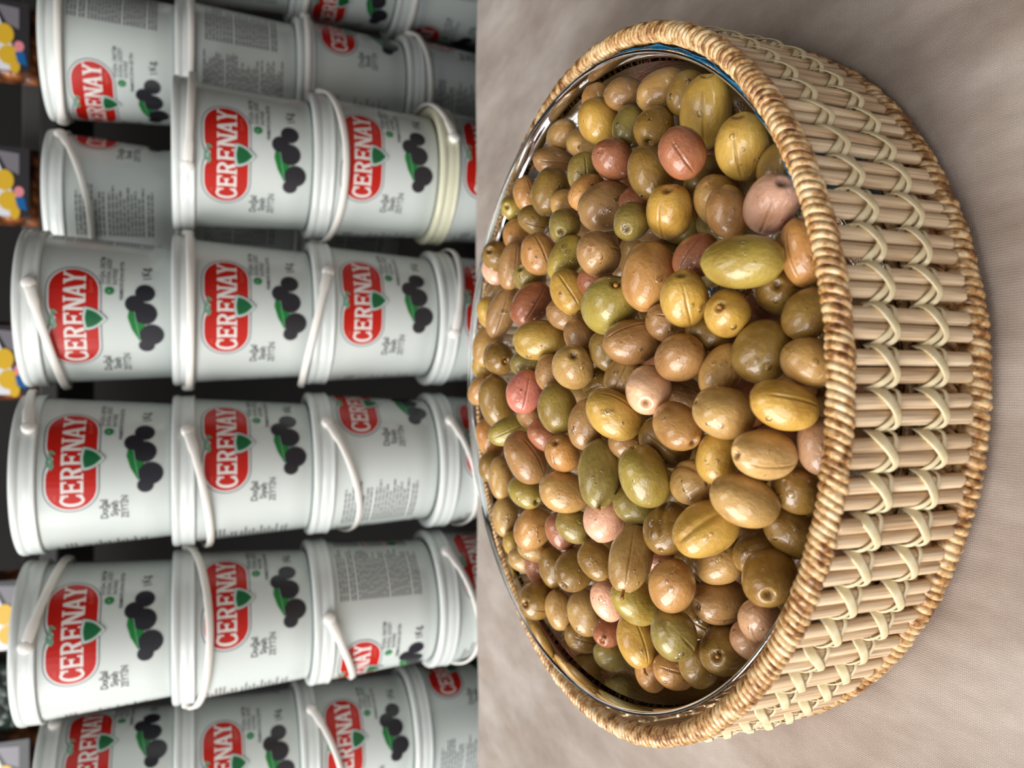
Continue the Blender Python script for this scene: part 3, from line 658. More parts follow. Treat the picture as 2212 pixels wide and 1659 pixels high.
(.0266,.302,.0264,-.9662,-.1857,-.1787,1,0,.1,10.77,9.16,'T','','buried olive glimpsed in a gap, nearest such above the brown-pink oval olive',0),
(-.0531,.2588,.0301,-.3342,-.7261,.601,1,0,.1,10.23,8.69,'B','','buried olive glimpsed in a gap, nearest such above the folded olive',0),
(.0686,.2815,.0193,.6017,-.7405,-.2992,1,0,.1,10.59,8.23,'G','','buried olive glimpsed in a gap, second nearest such below the pale lemon olive',0),
(.0741,.2682,.0312,-.5855,.205,-.7843,1,0,.1,10.66,8.57,'D','','buried olive glimpsed in a gap, nearest such below the brick-red olive',0),
(-.0699,.3154,.0221,-.6275,-.7304,.2696,1,0,.1,10.55,8.92,'T','','buried olive glimpsed in a gap, nearest such right of the peach olive',0),
(-.0245,.1917,.0144,-.9071,.2335,.3503,1,0,.1,10.78,8.68,'B','','buried olive glimpsed in a gap, third nearest such right of the cream slit olive',0),
(-.0771,.2235,.0154,.8142,-.1763,-.5532,1,0,.1,9.31,7.22,'D','','buried olive glimpsed in a gap, nearest such below the ring-holed olive',0),
(-.0714,.2387,.019,.5305,-.3779,.7588,1,0,.1,10.97,9.39,'R','','buried olive glimpsed in a gap, nearest such left of the ring-holed olive',0),
(-.021,.3133,.0224,.6321,-.5582,.5374,1,0,.1,10.57,8.77,'D','','buried olive glimpsed in a gap, nearest such below the cream-pink olive',0),
(-.0405,.3518,.0357,.5951,-.6669,-.4484,1,0,.1,10.93,8.49,'T','','buried olive glimpsed in a gap, nearest such left of the knobbly green olive',0),
(.0246,.1945,.0132,-.9233,.1452,.3557,1,0,.1,9.31,7.25,'B','','buried olive glimpsed in a gap, nearest such right of the long green olive',0),
(-.0472,.3868,.025,.1309,.8958,.4248,1,0,.1,9.29,7.31,'D','','buried olive glimpsed in a gap, second nearest such left of the knobbly green olive',0),
(-.0571,.3294,.0337,-.5008,-.4958,.7094,1,0,.1,9.58,7.48,'T','','buried olive glimpsed in a gap, nearest such left of the peach olive',0),
(-.0372,.3179,.0254,.2244,.9676,-.1161,1,0,.1,9.71,7.62,'B','','buried olive glimpsed in a gap, second nearest such right of the knobbly green olive',0),
(-.0969,.3336,.0231,-.4985,.1702,.85,1,0,.1,9.34,7.6,'D','','buried olive glimpsed in a gap, nearest such left of the long-stemmed olive',0),
(.0561,.3515,.026,.2976,-.1989,.9337,1,0,.1,9.81,7.87,'G','','buried olive glimpsed in a gap, nearest such right of the red-brown olive',0),
(-.0054,.2297,.0252,.6392,.1888,-.7455,1,0,.1,10.83,9.18,'R','','buried olive glimpsed in a gap, second nearest such right of the cream-pink olive',0),
(-.0733,.3258,.0354,-.2751,.8083,-.5206,1,0,.1,10.51,8.26,'D','','buried olive glimpsed in a gap, nearest such below the peach olive',0),
(.0631,.3019,.0198,.9043,.4205,.0735,1,0,.1,9.67,7.45,'B','','buried olive glimpsed in a gap, second nearest such above the big orange olive',0),
(-.0524,.3193,.0216,.6722,-.4822,-.5618,1,0,.1,9.47,7.56,'D','','buried olive glimpsed in a gap, nearest such above the peach olive',0),
(-.0207,.2223,.0179,-.1837,.5771,.7957,1,0,.1,11.01,9.21,'R','','buried olive glimpsed in a gap, second nearest such above the cream slit olive',0),
(-.0477,.2844,.0196,-.3746,-.8759,-.3042,1,0,.1,9.72,8.36,'D','','buried olive glimpsed in a gap, nearest such left of the folded olive',0),
(-.0608,.2143,.0155,-.8272,.5319,.1814,1,0,.1,10.6,8.44,'B','','buried olive glimpsed in a gap, nearest such right of the ring-holed olive',0),
(.076,.3651,.0247,.03,.9767,-.2125,1,0,.1,9.93,8.49,'D','','buried olive glimpsed in a gap, nearest such left of the big brown olive',0),
(.0641,.2597,.019,-.1724,.7847,-.5955,1,0,.1,10.6,8.18,'G','','buried olive glimpsed in a gap, nearest such left of the salmon-pink olive',0),
(.011,.3088,.0301,.4884,.5154,.7041,1,0,.1,9.62,7.42,'D','','buried olive glimpsed in a gap, nearest such below the brown-pink oval olive',0),
(-.0497,.3439,.0241,.4488,.6236,-.6401,1,0,.1,9.98,8.37,'B','','buried olive glimpsed in a gap, nearest such right of the knobbly green olive',0),
(-.0359,.2281,.0257,.2333,.9209,-.3124,1,0,.1,9.6,8.05,'D','','buried olive glimpsed in a gap, nearest such below the cream slit olive',0),
(.0102,.2924,.0206,-.4057,.7867,.4653,1,0,.1,10.66,8.45,'R','','buried olive glimpsed in a gap, nearest such below the cleft yellow olive',0),
(.0512,.2881,.022,.0109,-.4839,.875,1,0,.1,10.91,8.88,'D','','buried olive glimpsed in a gap, nearest such above the cleft yellow olive',0),
(-.095,.2855,.0268,.8714,.2665,-.4118,1,0,.1,11.04,9.2,'D','','buried olive glimpsed in a gap, nearest such above the slit stem olive',0),
(-.0798,.3627,.0252,.7588,.4341,-.4857,1,0,.1,10.59,8.57,'R','','buried olive glimpsed in a gap, nearest such above the corner stem olive',0),
(-.005,.3735,.0256,.1973,.9247,.3256,1,0,.1,11.07,8.81,'T','','buried olive glimpsed in a gap, nearest such below the pitted tan olive',0),
(.0673,.2843,.0352,-.307,-.942,-.1357,1,0,.1,9.59,7.61,'B','','buried olive glimpsed in a gap, nearest such right of the big brown olive',0),
(-.0311,.2083,.0139,-.9662,-.0861,-.2432,1,0,.1,9.43,7.32,'G','','buried olive glimpsed in a gap, fourth nearest such right of the cream slit olive',0),
(-.0237,.2405,.018,.6984,.1644,-.6965,1,0,.1,10.11,8.64,'R','','buried olive glimpsed in a gap, nearest such above the cream slit olive',0),
(.0003,.2109,.0269,.3286,-.905,-.2703,1,0,.1,10.99,8.87,'B','','buried olive glimpsed in a gap, second nearest such below the long green olive',0),
(-.0302,.247,.0333,-.6931,-.6681,-.2707,1,0,.1,10.8,8.22,'D','','buried olive glimpsed in a gap, nearest such left of the cream slit olive',0),
(-.0439,.2175,.0165,-.4205,-.184,.8884,1,0,.1,9.74,7.72,'G','','buried olive glimpsed in a gap, nearest such right of the dripping tan olive',0),
(-.0119,.2065,.0145,.9988,.0494,-.0025,1,0,.1,10.5,7.98,'B','','buried olive glimpsed in a gap, second nearest such right of the cream slit olive',0),
(.0487,.2687,.019,-.2954,.8912,-.3443,1,0,.1,10.94,8.32,'G','','buried olive glimpsed in a gap, nearest such right of the cleft yellow olive',0),
(-.09,.2426,.0243,.8037,-.228,.5497,1,0,.1,10.29,8.56,'T','','buried olive glimpsed in a gap, nearest such above the stub-stemmed olive',0),
(.0717,.3469,.0256,.1167,.3078,-.9443,1,0,.1,10.92,8.34,'B','','buried olive glimpsed in a gap, nearest such below the big brown olive',0),
(-.0286,.2781,.0209,-.1884,.6767,.7117,1,0,.1,11.17,8.89,'D','','buried olive glimpsed in a gap, second nearest such below the cream-pink olive',0),
(.0611,.3184,.0217,.8596,-.5043,.0827,1,0,.1,10.72,8.36,'T','','buried olive glimpsed in a gap, nearest such above the big orange olive',0),
(-.0635,.3548,.0241,-.5067,.6992,.5043,1,0,.1,9.7,8.25,'T','','buried olive glimpsed in a gap, second nearest such left of the peach olive',0),
(.0096,.2015,.0141,-.3512,-.8806,.3182,1,0,.1,9.28,7.73,'B','','buried olive glimpsed in a gap, second nearest such right of the long green olive',0),
(-.0844,.2992,.0202,-.7751,.612,-.1569,1,0,.1,9.4,8.04,'D','','buried olive glimpsed in a gap, nearest such below the long-stemmed olive',0),
(-.0478,.2015,.0142,.6712,.7241,.1585,1,0,.1,9.32,7.95,'R','','buried olive glimpsed in a gap, second nearest such right of the ring-holed olive',0),
]

SKIN = {'Y': (194, 154, 72), 'O': (190, 138, 78), 'B': (166, 124, 76), 'G': (150, 128, 64), 'T': (186, 146, 86), 'R': (164, 102, 70),
        'D': (146, 112, 52), 'L': (164, 142, 66), 'P': (238, 182, 152), 'Q': (216, 130, 110), 'C': (232, 188, 150), 'K': (212, 172, 112), 'M': (190, 144, 108)}
def olive_mesh(k, hole, slit, point, folded=False):
    rnd = random.Random(100 + k)
    nu, nv = 52, 34
    ph = [rnd.uniform(0, 6.28) for _ in range(6)]
    vs, fs, pit = [], [], []
    taus = []
    for i in range(nu):
        t = i / nu
        taus.append(2 * PI * t - 0.86 * math.sin(2 * PI * t))
    ts = []
    for j in range(nv + 1):
        u = j / nv
        th = PI * (u ** 1.25 if u < .5 else 1 - (1 - u) ** 1.0)
        ts.append(th)
    ts = [PI * (j / nv) for j in range(nv + 1)]
    ts = [0.0, .03, .06, .09, .12, .15, .19, .24] + [0.30 + (PI - 0.30) * j / 27 for j in range(28)]
    soff = [(0.0, 0.55, 2.35, 0.10)] if slit else []
    if slit == 2: soff.append((1.05, 0.8, 2.0, -0.1))
    for th in ts:
        for ta in taus:
            z = math.cos(th); r = max(0.0, math.sin(th)) ** 0.87
            # bottom a little pointed, top flattened
            zz = z
            if z < 0: zz = z * (1 + (0.05 if point else 0.0) * (-z) ** 3)
            r2 = r * (1 + 0.03 * math.sin(2 * ta + ph[0]) * r + 0.02 * math.sin(3 * ta + ph[1] + 2 * z))
            sc = 1 + 0.018 * math.sin(2.3 * z + ph[2] + ta) + 0.012 * math.sin(5 * z + ph[3] + 2 * ta)
            p = 0.0
            d = 1.0
            hr = 0.17 if hole else 0.085
            g = math.exp(-(th / hr) ** 2 * 1.6)
            d -= (0.16 if hole else 0.05) * g
            d += (0.022 if hole else 0.008) * math.exp(-((th - hr * 1.5) / (hr * .5)) ** 2)
            p = max(p, (0.9 if hole else 0.75) * math.exp(-(th / (hr * .75)) ** 4))
            for (az, t0, t1, lean) in soff:
                da = (ta - az - lean * (th - 1.45) + PI) % (2 * PI) - PI
                if t0 - .3 < th < t1 + .3:
                    e = min(1, max(0, (th - t0) / .3)) * min(1, max(0, (t1 - th) / .3))
                    wd = 0.05 if not folded else 0.14
                    d -= (0.035 if not folded else 0.07) * e * math.exp(-(da / wd) ** 2)
                    d += 0.010 * e * math.exp(-((abs(da) - 2.2 * wd) / wd) ** 2)
                    p = max(p, (0.62 if not folded else .3) * e * math.exp(-(da / 0.03) ** 2))
            vs.append((r2 * sc * d * math.cos(ta), r2 * sc * d * math.sin(ta), zz * sc * d)); pit.append(p)
    for j in range(len(ts) - 1):
        for i in range(nu):
            i2 = (i + 1) % nu
            fs.append((j * nu + i, (j + 1) * nu + i, (j + 1) * nu + i2, j * nu + i2))
    me = mesh_from('olive', vs, fs, [m_olive])
    at = me.attributes.new('pit', 'FLOAT', 'POINT'); at.data.foreach_set('value', pit)
    return me
OM = {}
for hole in (0, 1):
    for slit in (0, 1, 2):
        for k in range(3): OM[(hole, slit, k)] = olive_mesh(k + 3 * slit + 9 * hole, hole, slit, k == 1)
OM['fold'] = olive_mesh(55, 0, 1, 0, True)
# one water bead, shared
dv, df = lathe([(0.0001, 0.62), (.35, .56), (.66, .40), (.88, .18), (1.0, -.05), (.9, -.25), (.0001, -.3)], 14)
DROP = mesh_from('water_droplet', dv, df, [m_water])
CAMP = Vector((0, 0, CAM_H))
rnd = random.Random(21)
for n, (px, py, pz, ax, ay, az, fx, fy, fz, A, B, cc, fl, lab, tip) in enumerate(OLIVES):
    A *= 0.001; B *= 0.001
    Z = Vector((ax, ay, az)).normalized(); F = Vector((fx, fy, fz))
    X = (F - Z * F.dot(Z))
    X = X.normalized() if X.length > 1e-3 else Z.orthogonal().normalized()
    if 's' not in fl:
        X = (Matrix.Rotation(rnd.uniform(-1.3, 1.3), 3, Z) @ X).normalized()
    Y = Z.cross(X)
    slit = (2 if n % 4 == 0 else 1) if 's' in fl else (1 if rnd.random() < .22 else 0)
    hole = 1 if ('h' in fl or 't' in fl) else 0
    me = OM['fold'] if 'folded' in lab else OM[(hole, slit, rnd.randrange(3))]
    o = link('olive', me)
    m4 = Matrix.Identity(4)
    for i, (v, s) in enumerate(((X, B), (Y, B), (Z, A))):
        for j in range(3): m4[j][i] = v[j] * s
    m4.translation = Vector((px, py, pz)); o.matrix_world = m4
    r, g, b, _ = lin(*SKIN[cc]); q = rnd.uniform(.90, 1.08); h = rnd.uniform(-.05, .05)
    o.color = (r * q * (1 + h), g * q, b * q * (1 - h), 1)
    buried = lab.startswith('buried')
    tag(o, lab, 'olive', 'buried olives glimpsed through gaps' if buried else 'olives heaped in the glass bowl')
    inv = m4.inverted()
    P = Vector((px, py, pz))
    if 't' in fl and tip:
        # stalk from the stem end to its tip
        u, v = 1659 - tip[1] - 829.5, tip[0] - 1106
        ray = fwd + right * (u / 1700) - upv * (v / 1700)
        root = P + Z * A * 0.86
        dep = (root - CAMP).dot(fwd)
        end = CAMP + ray * (dep - 0.0065)
        if (end - root).dot(Z) < 0.0022: end = root + Z * 0.0038 + (end - root) * .25
        mid = (root + end) / 2 + Z * 0.0012
        path = [root, root * .6 + mid * .4, mid, mid * .5 + end * .5, end]
        sv, sf = tube([inv @ q for q in path], 0.1, 7)
        rad = [0.00075, 0.0006, 0.00055, 0.0006, 0.00085]
        vv, ff = tube(path, rad, 8)
        s = link('stem', mesh_from('stem', [tuple(inv @ Vector(q)) for q in vv], ff, [m_stem]), o)
    if not buried:
        nv = (CAMP - P).normalized()
        for t in range(rnd.choice((2, 3, 4, 5, 6))):
            d = (nv + Vector((rnd.gauss(-.18, .5), rnd.gauss(0, .35), rnd.gauss(.1, .45)))).normalized()
            dl = (inv.to_3x3() @ d).normalized()           # unit direction on the unit olive
            q = m4 @ (dl * 1.0)
            nl = (inv.to_3x3().transposed() @ dl).normalized()
            sz = rnd.choice((.0003, .0004, .0005, .0007, .0011))
            s = link('water_droplet', DROP, o)
            R = nl.to_track_quat('Z', 'Y').to_matrix().to_4x4()
            wm = Matrix.Translation(q) @ R @ Matrix.Diagonal((sz, sz * rnd.uniform(.75, 1.2), sz * .7, 1))
            s.matrix_parent_inverse = Matrix.Identity(4)
            s.matrix_basis = inv @ wm

# ---------------------------------------------------------------- pails
BODY_H, LID_T = 0.0885, 0.105
RB0, RB1 = 0.0535, 0.0585
def rad_at(h): return RB0 + (RB1 - RB0) * h / BODY_H
body_me = mesh_from('body', *lathe([(0.0005, 0.002), (.049, .002), (.050, .0), (.0525, .0), (RB0, .0012)] + [(rad_at(h), h) for h in (.02, .04, .06, .08, .0885)] + [(.0588, .092), (.0588, .100), (0.0005, .100)], 96), mats=[m_pail])
lidp = [(0.0005, .1022), (.0525, .1022), (.0535, .1028), (.0545, .1045), (.0555, .105), (.0590, .105), (.0606, .1044), (.0613, .1030), (.0613, .1002),
        (.0607, .0992), (.0604, .0985), (.0607, .0980), (.0609, .0930), (.0608, .0905), (.0613, .0898), (.0613, .0886), (.0604, .0880), (.0592, .0880), (.0590, .0900)]
lid_me = mesh_from('lid', *lathe(lidp, 96), mats=[m_lid])
lid_me_y = mesh_from('lid', *lathe(lidp, 96), mats=[m_lid_y])
def handle_mesh():
    R = 0.0645; pts = []; rd = []
    for i in range(41):
        t = PI * i / 40
        pts.append(Vector((R * math.cos(t), R * math.sin(t), 0)))
        rd.append((i, t))
    # flat strap: thin across, tall along the pail's axis
    sv, sf = [], []
    for (i, t_), p in zip(rd, pts):
        e = p.normalized(); hz = 0.0026 if 3 < i < 37 else 0.0034
        th = 0.0011
        for (aa, bb) in ((-1, -1), (-1, 1), (0, 1.12), (1, .75), (1, -.75), (0, -1.12)):
            q = e * (R + aa * th); sv.append((q.x, q.y, bb * hz))
    for i in range(40):
        for k in range(6): sf.append((i * 6 + k, i * 6 + (k + 1) % 6, i * 6 + 6 + (k + 1) % 6, i * 6 + 6 + k))
    sf += [(5, 4, 3, 2, 1, 0), tuple(240 + k for k in range(6))]
    t = (sv, sf)
    parts = [t]
    for s in (-1, 1):
        v, f = lathe([(0.0001, .0026), (.003, .0024), (.0048, .0014), (.0050, .0), (.0048, -.0030), (.0001, -.0030)], 16)
        v = [(s * (R - 0.001 + z), y, x) for x, y, z in v]
        if s < 0: f = [q[::-1] for q in f]
        parts.append((v, f))
    return mesh_from('handle', *join(*parts), mats=[m_handle])
handle_me = handle_mesh()

# ---- the printed label: flat artwork built in (arc, height) millimetres, cut fine and wrapped on the cone
def label_mesh():
    bm = bmesh.new()
    lay = bm.faces.layers.int.new('z')
    def poly(pts, mi, z):
        f = bm.faces.new([bm.verts.new((x, y, 0)) for x, y in pts]); f.material_index = mi; f[lay] = z; return f
    def ell(cx, cy, rx, ry, mi, z, n=28, rot=0.0):
        c, s = math.cos(rot), math.sin(rot)
        poly([(cx + rx * math.cos(2 * PI * i / n) * c - ry * math.sin(2 * PI * i / n) * s,
               cy + rx * math.cos(2 * PI * i / n) * s + ry * math.sin(2 * PI * i / n) * c) for i in range(n)], mi, z)
    def badge(cx, cy, hw, hh, mi, z, dip):
        pts = []
        n = 14
        for i in range(n + 1):
            a = -PI / 2 + PI * i / n; pts.append((cx + hw - hh + hh * math.cos(a), cy + hh * math.sin(a)))
        for i in range(1, 12):                               # waisted upper edge where the sprig sits
            t = i / 12; x = (hw - hh) * (1 - 2 * t)
            pts.append((cx + x, cy + hh - dip * math.exp(-((x + 1.5) / 5.5) ** 2)))
        for i in range(n + 1):
            a = PI / 2 + PI * i / n; pts.append((cx - hw + hh + hh * math.cos(a), cy + hh * math.sin(a)))
        poly(pts, mi, z)
    def text(s, cx, cy, size, mi, z, bold=0.0, rot=0.0, align='CENTER', sx=1.0):
        cu = bpy.data.curves.new('t', 'FONT'); cu.body = s; cu.size = size; cu.align_x = align; cu.align_y = 'CENTER'; cu.offset = bold
        cu.resolution_u = 3
        ob = bpy.data.objects.new('t', cu); COL.objects.link(ob)
        bpy.context.view_layer.update()
        me = ob.evaluated_get(bpy.context.evaluated_depsgraph_get()).to_mesh()
        c, sn = math.cos(rot), math.sin(rot)
        vv = [bm.verts.new((cx + (v.co.x * sx) * c - v.co.y * sn, cy + (v.co.x * sx) * sn + v.co.y * c, 0)) for v in me.vertices]
        for p_ in me.polygons:
            try:
                f = bm.faces.new([vv[i] for i in p_.vertices]); f.material_index = mi; f[lay] = z
            except ValueError: pass
        ob.to_mesh_clear(); bpy.data.objects.remove(ob); bpy.data.curves.remove(cu)
    # ---- red badge
    CY = 65.8
    badge(0, CY, 39.5, 18.2, DG, 0, 2.5); badge(0, CY, 38.4, 17.2, PL, 1, 3.2); badge(0, CY, 37.2, 16.0, RD, 2, 5.0)
    # slab-serif capitals
    def rect(x0, x1, y0, y1, mi=WH, z=3): poly([(x0, y0), (x1, y0), (x1, y1), (x0, y1)], mi, z)
    H0, H1 = CY - 7.6, CY + 6.8
    st = 2.0
    def serif(xc, y, w=4.6, t=1.1): rect(xc - w / 2, xc + w / 2, y, y + t) if y < CY else rect(xc - w / 2, xc + w / 2, y - t, y)
    def par(x0, y0, x1, y1, w): poly([(x0 - w / 2, y0), (x0 + w / 2, y0), (x1 + w / 2, y1), (x1 - w / 2, y1)], WH, 3)
    def E(x):
        rect(x + .6, x + .6 + st, H0, H1); rect(x, x + 8.4, H1 - 1.9, H1); rect(x, x + 8.6, H0, H0 + 1.9); rect(x + 2, x + 6.4, CY - 1.1, CY + .9)
        rect(x + 7.2, x + 8.5, H1 - 3.8, H1); rect(x + 7.4, x + 8.7, H0, H0 + 3.8); rect(x + 5.6, x + 6.6, CY - 2.1, CY + 1.9)
    def arc(cx, cy, rx, ry, a0, a1, w, n=14):
        for i in range(n):
            t0 = math.radians(a0 + (a1 - a0) * i / n); t1 = math.radians(a0 + (a1 - a0) * (i + 1) / n)
            poly([(cx + (rx - w) * math.cos(t0), cy + (ry - w * .8) * math.sin(t0)), (cx + rx * math.cos(t0), cy + ry * math.sin(t0)),
                  (cx + rx * math.cos(t1), cy + ry * math.sin(t1)), (cx + (rx - w) * math.cos(t1), cy + (ry - w * .8) * math.sin(t1))], WH, 3)
    x = -34.6
    arc(x + 4.6, CY - .4, 5.0, 8.0, 48, 318, 2.3); rect(x + 7.2, x + 8.6, CY + 2.0, CY + 7.0); rect(x + 7.2, x + 8.6, CY - 7.2, CY - 3.0)   # C
    E(-24.8)                                                                                                                                    # E
    x = -14.8                                                                                                                                   # R
    rect(x + .6, x + .6 + st, H0, H1); serif(x + 1.8, H0); rect(x, x + 5.2, H1 - 1.7, H1); rect(x + 2, x + 5.2, CY - 1.2, CY + .4)
    arc(x + 4.8, CY + 2.9, 3.7, 3.8, -90, 90, 2.3, 8); par(x + 7.4, H0, x + 4.6, CY, 2.7); serif(x + 8.0, H0, 3.4)
    E(-4.7)
    x = 5.2                                                                                                                                     # N
    rect(x + .8, x + 2.8, H0, H1); rect(x + 7.4, x + 9.4, H0, H1); par(x + 8.2, H0, x + 2.0, H1, 2.6); serif(x + 1.6, H0); serif(x + 1.4, H1, 3.8); serif(x + 8.4, H1)
    x = 15.4                                                                                                                                    # A
    par(x + 1.2, H0, x + 4.8, H1, 2.0); par(x + 8.6, H0, x + 5.0, H1, 2.5); rect(x + 2.4, x + 7.4, CY - 3.6, CY - 2.1); serif(x + 1.2, H0, 4.0); serif(x + 8.5, H0, 4.6)
    x = 25.2                                                                                                                                    # Y
    par(x + 4.9, CY - .6, x + 1.6, H1, 2.5); par(x + 4.9, CY - .6, x + 8.4, H1, 2.1); rect(x + 3.6, x + 6.2, H0, CY + .4); serif(x + 4.9, H0); serif(x + 1.8, H1, 4.2); serif(x + 8.3, H1, 3.8)
    text('Gurme', 24.5, CY - 11.0, 3.6, LR, 3, 0.0, .12); text('1962', -28, CY + 10.6, 2.4, LR, 3)
    # green shield with a pale edge
    def shield(cx, cy, w, h, mi, z):
        pts = [(cx - w, cy + h * .52), (cx - w * .5, cy + h * .60), (cx, cy + h * .64), (cx + w * .5, cy + h * .60), (cx + w, cy + h * .52)]
        for i in range(1, 9):
            t = i / 9; pts.append((cx + w * (1 - t ** 1.9) ** .8, cy + h * .52 - h * 1.12 * t))
        pts.append((cx, cy - h * .64))
        for i in range(8, 0, -1):
            t = i / 9; pts.append((cx - w * (1 - t ** 1.9) ** .8, cy + h * .52 - h * 1.12 * t))
        poly(pts[::-1], mi, z)
    shield(0, 52.2, 9.0, 13.2, DG, 4); shield(0, 52.3, 8.3, 12.2, PL, 5); shield(0, 52.6, 7.2, 10.2, SP, 6); shield(0, 52.8, 6.3, 8.8, GN, 7)
    # sprig
    for (ox, oy, r_) in ((2.5, 79.6, .2), (-1.2, 80.8, -.7), (-4.4, 80.6, .6), (-2.6, 78.4, -.2), (4.8, 78.0, .9), (-6.0, 78.2, 2.6)):
        ell(ox, oy, 2.3, .9, SP, 5, 12, r_)
    rect(-5.5, 4.0, 78.6, 79.1, SP, 4)
    # product name, small print, weight
    text('Do\u011fal', -39.5, 45.0, 7.2, BK, 1, .05, sx=.92); text('Siyah', -39.5, 38.4, 7.2, BK, 1, .05, sx=.92); text('ZEYT\u0130N', -38.6, 31.4, 7.0, TX, 1, .02, sx=.80)
    for i, s in enumerate(('DO\u011eAL \u00dcRET\u0130M', 'DO\u011eAL LEZZET', 'KATKISIZ')):
        text(s, 26.5, 47.4 - 4.2 * i, 4.2, TX, 1, 0.02, 0, 'LEFT', .82)
    text('FERMENTE S\u0130YAH ZEYT\u0130N', 14.5, 34.4, 3.6, TX, 1, .04, 0, 'LEFT', .8)
    ell(21.5, 42.6, 3.3, 3.4, SP, 1); ell(21.5, 42.6, 2.7, 2.8, LG, 2); ell(21.2, 42.8, 1.1, 1.2, SP, 3, 14)
    text('1Kg', 37.5, 17.5, 9.0, BK, 1, .04, .22, sx=.85)
    # bunch of black olives and a leaf
    for (x_, y_, r_) in ((21, 18.4, 6.6), (12, 25.5, 6.4), (4.6, 18.5, 8.2), (-12.5, 14.0, 8.4), (-21.5, 17.5, 5.4)):
        ell(x_, y_, r_ + .5, r_ + .5, DG, 1); ell(x_, y_, r_, r_, OB, 3)
    poly([(6.6, 29.6), (1.5, 30.4), (-8, 27.6), (-17.5, 22.4), (-11, 19.6), (-3.5, 18.6), (4.0, 22.6)][::-1], LG, 2)
    poly([(6.0, 26.4), (-15.5, 22.6), (-15.0, 22.0), (6.0, 25.6)], SP, 4)
    # text panels round the back
    rn = random.Random(9)
    for (s0, s1, y0, y1, step, kk) in ((72, 122, 12, 82, 2.6, TF), (-172, -130, 10, 80, 2.6, TF), (-122, -76, 14, 78, 3.0, TF), (128, 172, 16, 80, 2.8, TX)):
        y = y1
        row = 0
        while y > y0:
            red = kk == TX and row in (9, 15)
            xx = s0; end = s1 - rn.uniform(0, 14)
            while xx < end:
                w = min(rn.uniform(2.5, 8), end - xx)
                rect(xx, xx + w, y, y + step * .52, LR if red else kk, 0); xx += w + 1.0
            y -= step * (1.5 if rn.random() < .16 else 1); row += 1
    ell(133, 30, 4, 4, LG, 2); ell(160, 22, 3.5, 7, RD, 2)
    # cut at every few degrees, then wrap
    lo, hi = -182, 182
    for k in range(int((hi - lo) / 4.5)):
        xk = lo + 4.5 * k
        bmesh.ops.bisect_plane(bm, geom=list(bm.verts) + list(bm.edges) + list(bm.faces), plane_co=(xk, 0, 0), plane_no=(1, 0, 0), dist=1e-6)
    lift = {}
    for f in bm.faces:
        for v in f.verts: lift[v] = f[lay]
    for v in bm.verts:
        s, h = v.co.x * 0.001, v.co.y * 0.001
        R = rad_at(h) + 0.00012 + 0.00011 * lift.get(v, 0)
        a = s / 0.0570 - PI / 2
        v.co = (R * math.cos(a), R * math.sin(a), h)
    bmesh.ops.recalc_face_normals(bm, faces=[])
    for f in bm.faces:
        c = f.calc_center_median(); f.normal_update()
        if f.normal.x * c.x + f.normal.y * c.y < 0: f.normal_flip()
    me = bpy.data.meshes.new('printed_label'); bm.to_mesh(me); bm.free()
    for m in INK: me.materials.append(m)
    return me
label_me = label_mesh()

proto = None
def pail(x, y, z, az, mu, beta, label, yellow=False):
    r = bpy.data.objects.new('pail', None); COL.objects.link(r); r.location = (x, y, z)
    view = math.atan2(x, y)                                     # turn towards the lens before the offsets below
    tag(r, label, 'pail', 'stacked grey plastic olive pails')
    b = link('body', body_me, r)
    link('printed_label', label_me, b, None, (0, 0, math.radians(az) - view))
    link('lid', lid_me_y if yellow else lid_me, r)
    h = link('handle', handle_me, r, (0, 0, 0.0935))
    # handle arc points along +Y; droop about X, then swing to azimuth mu from the front
    h.rotation_mode = 'XYZ'
    h.rotation_euler = (-math.radians(beta), 0, math.radians(180 + mu) - view)
    return r
R1, R2, R3, R4 = 0.228, 0.123, 0.018, -0.087
FX = {'A': (0.060, 0.70), 'B': (-0.0695, 0.70), 'C': (-0.198, 0.70), 'D': (0.188, 0.70), 'E': (0.300, 0.81), 'F': (0.437, 0.835), 'G': (0.1705, 0.829), 'H': (-0.349, 0.78)}
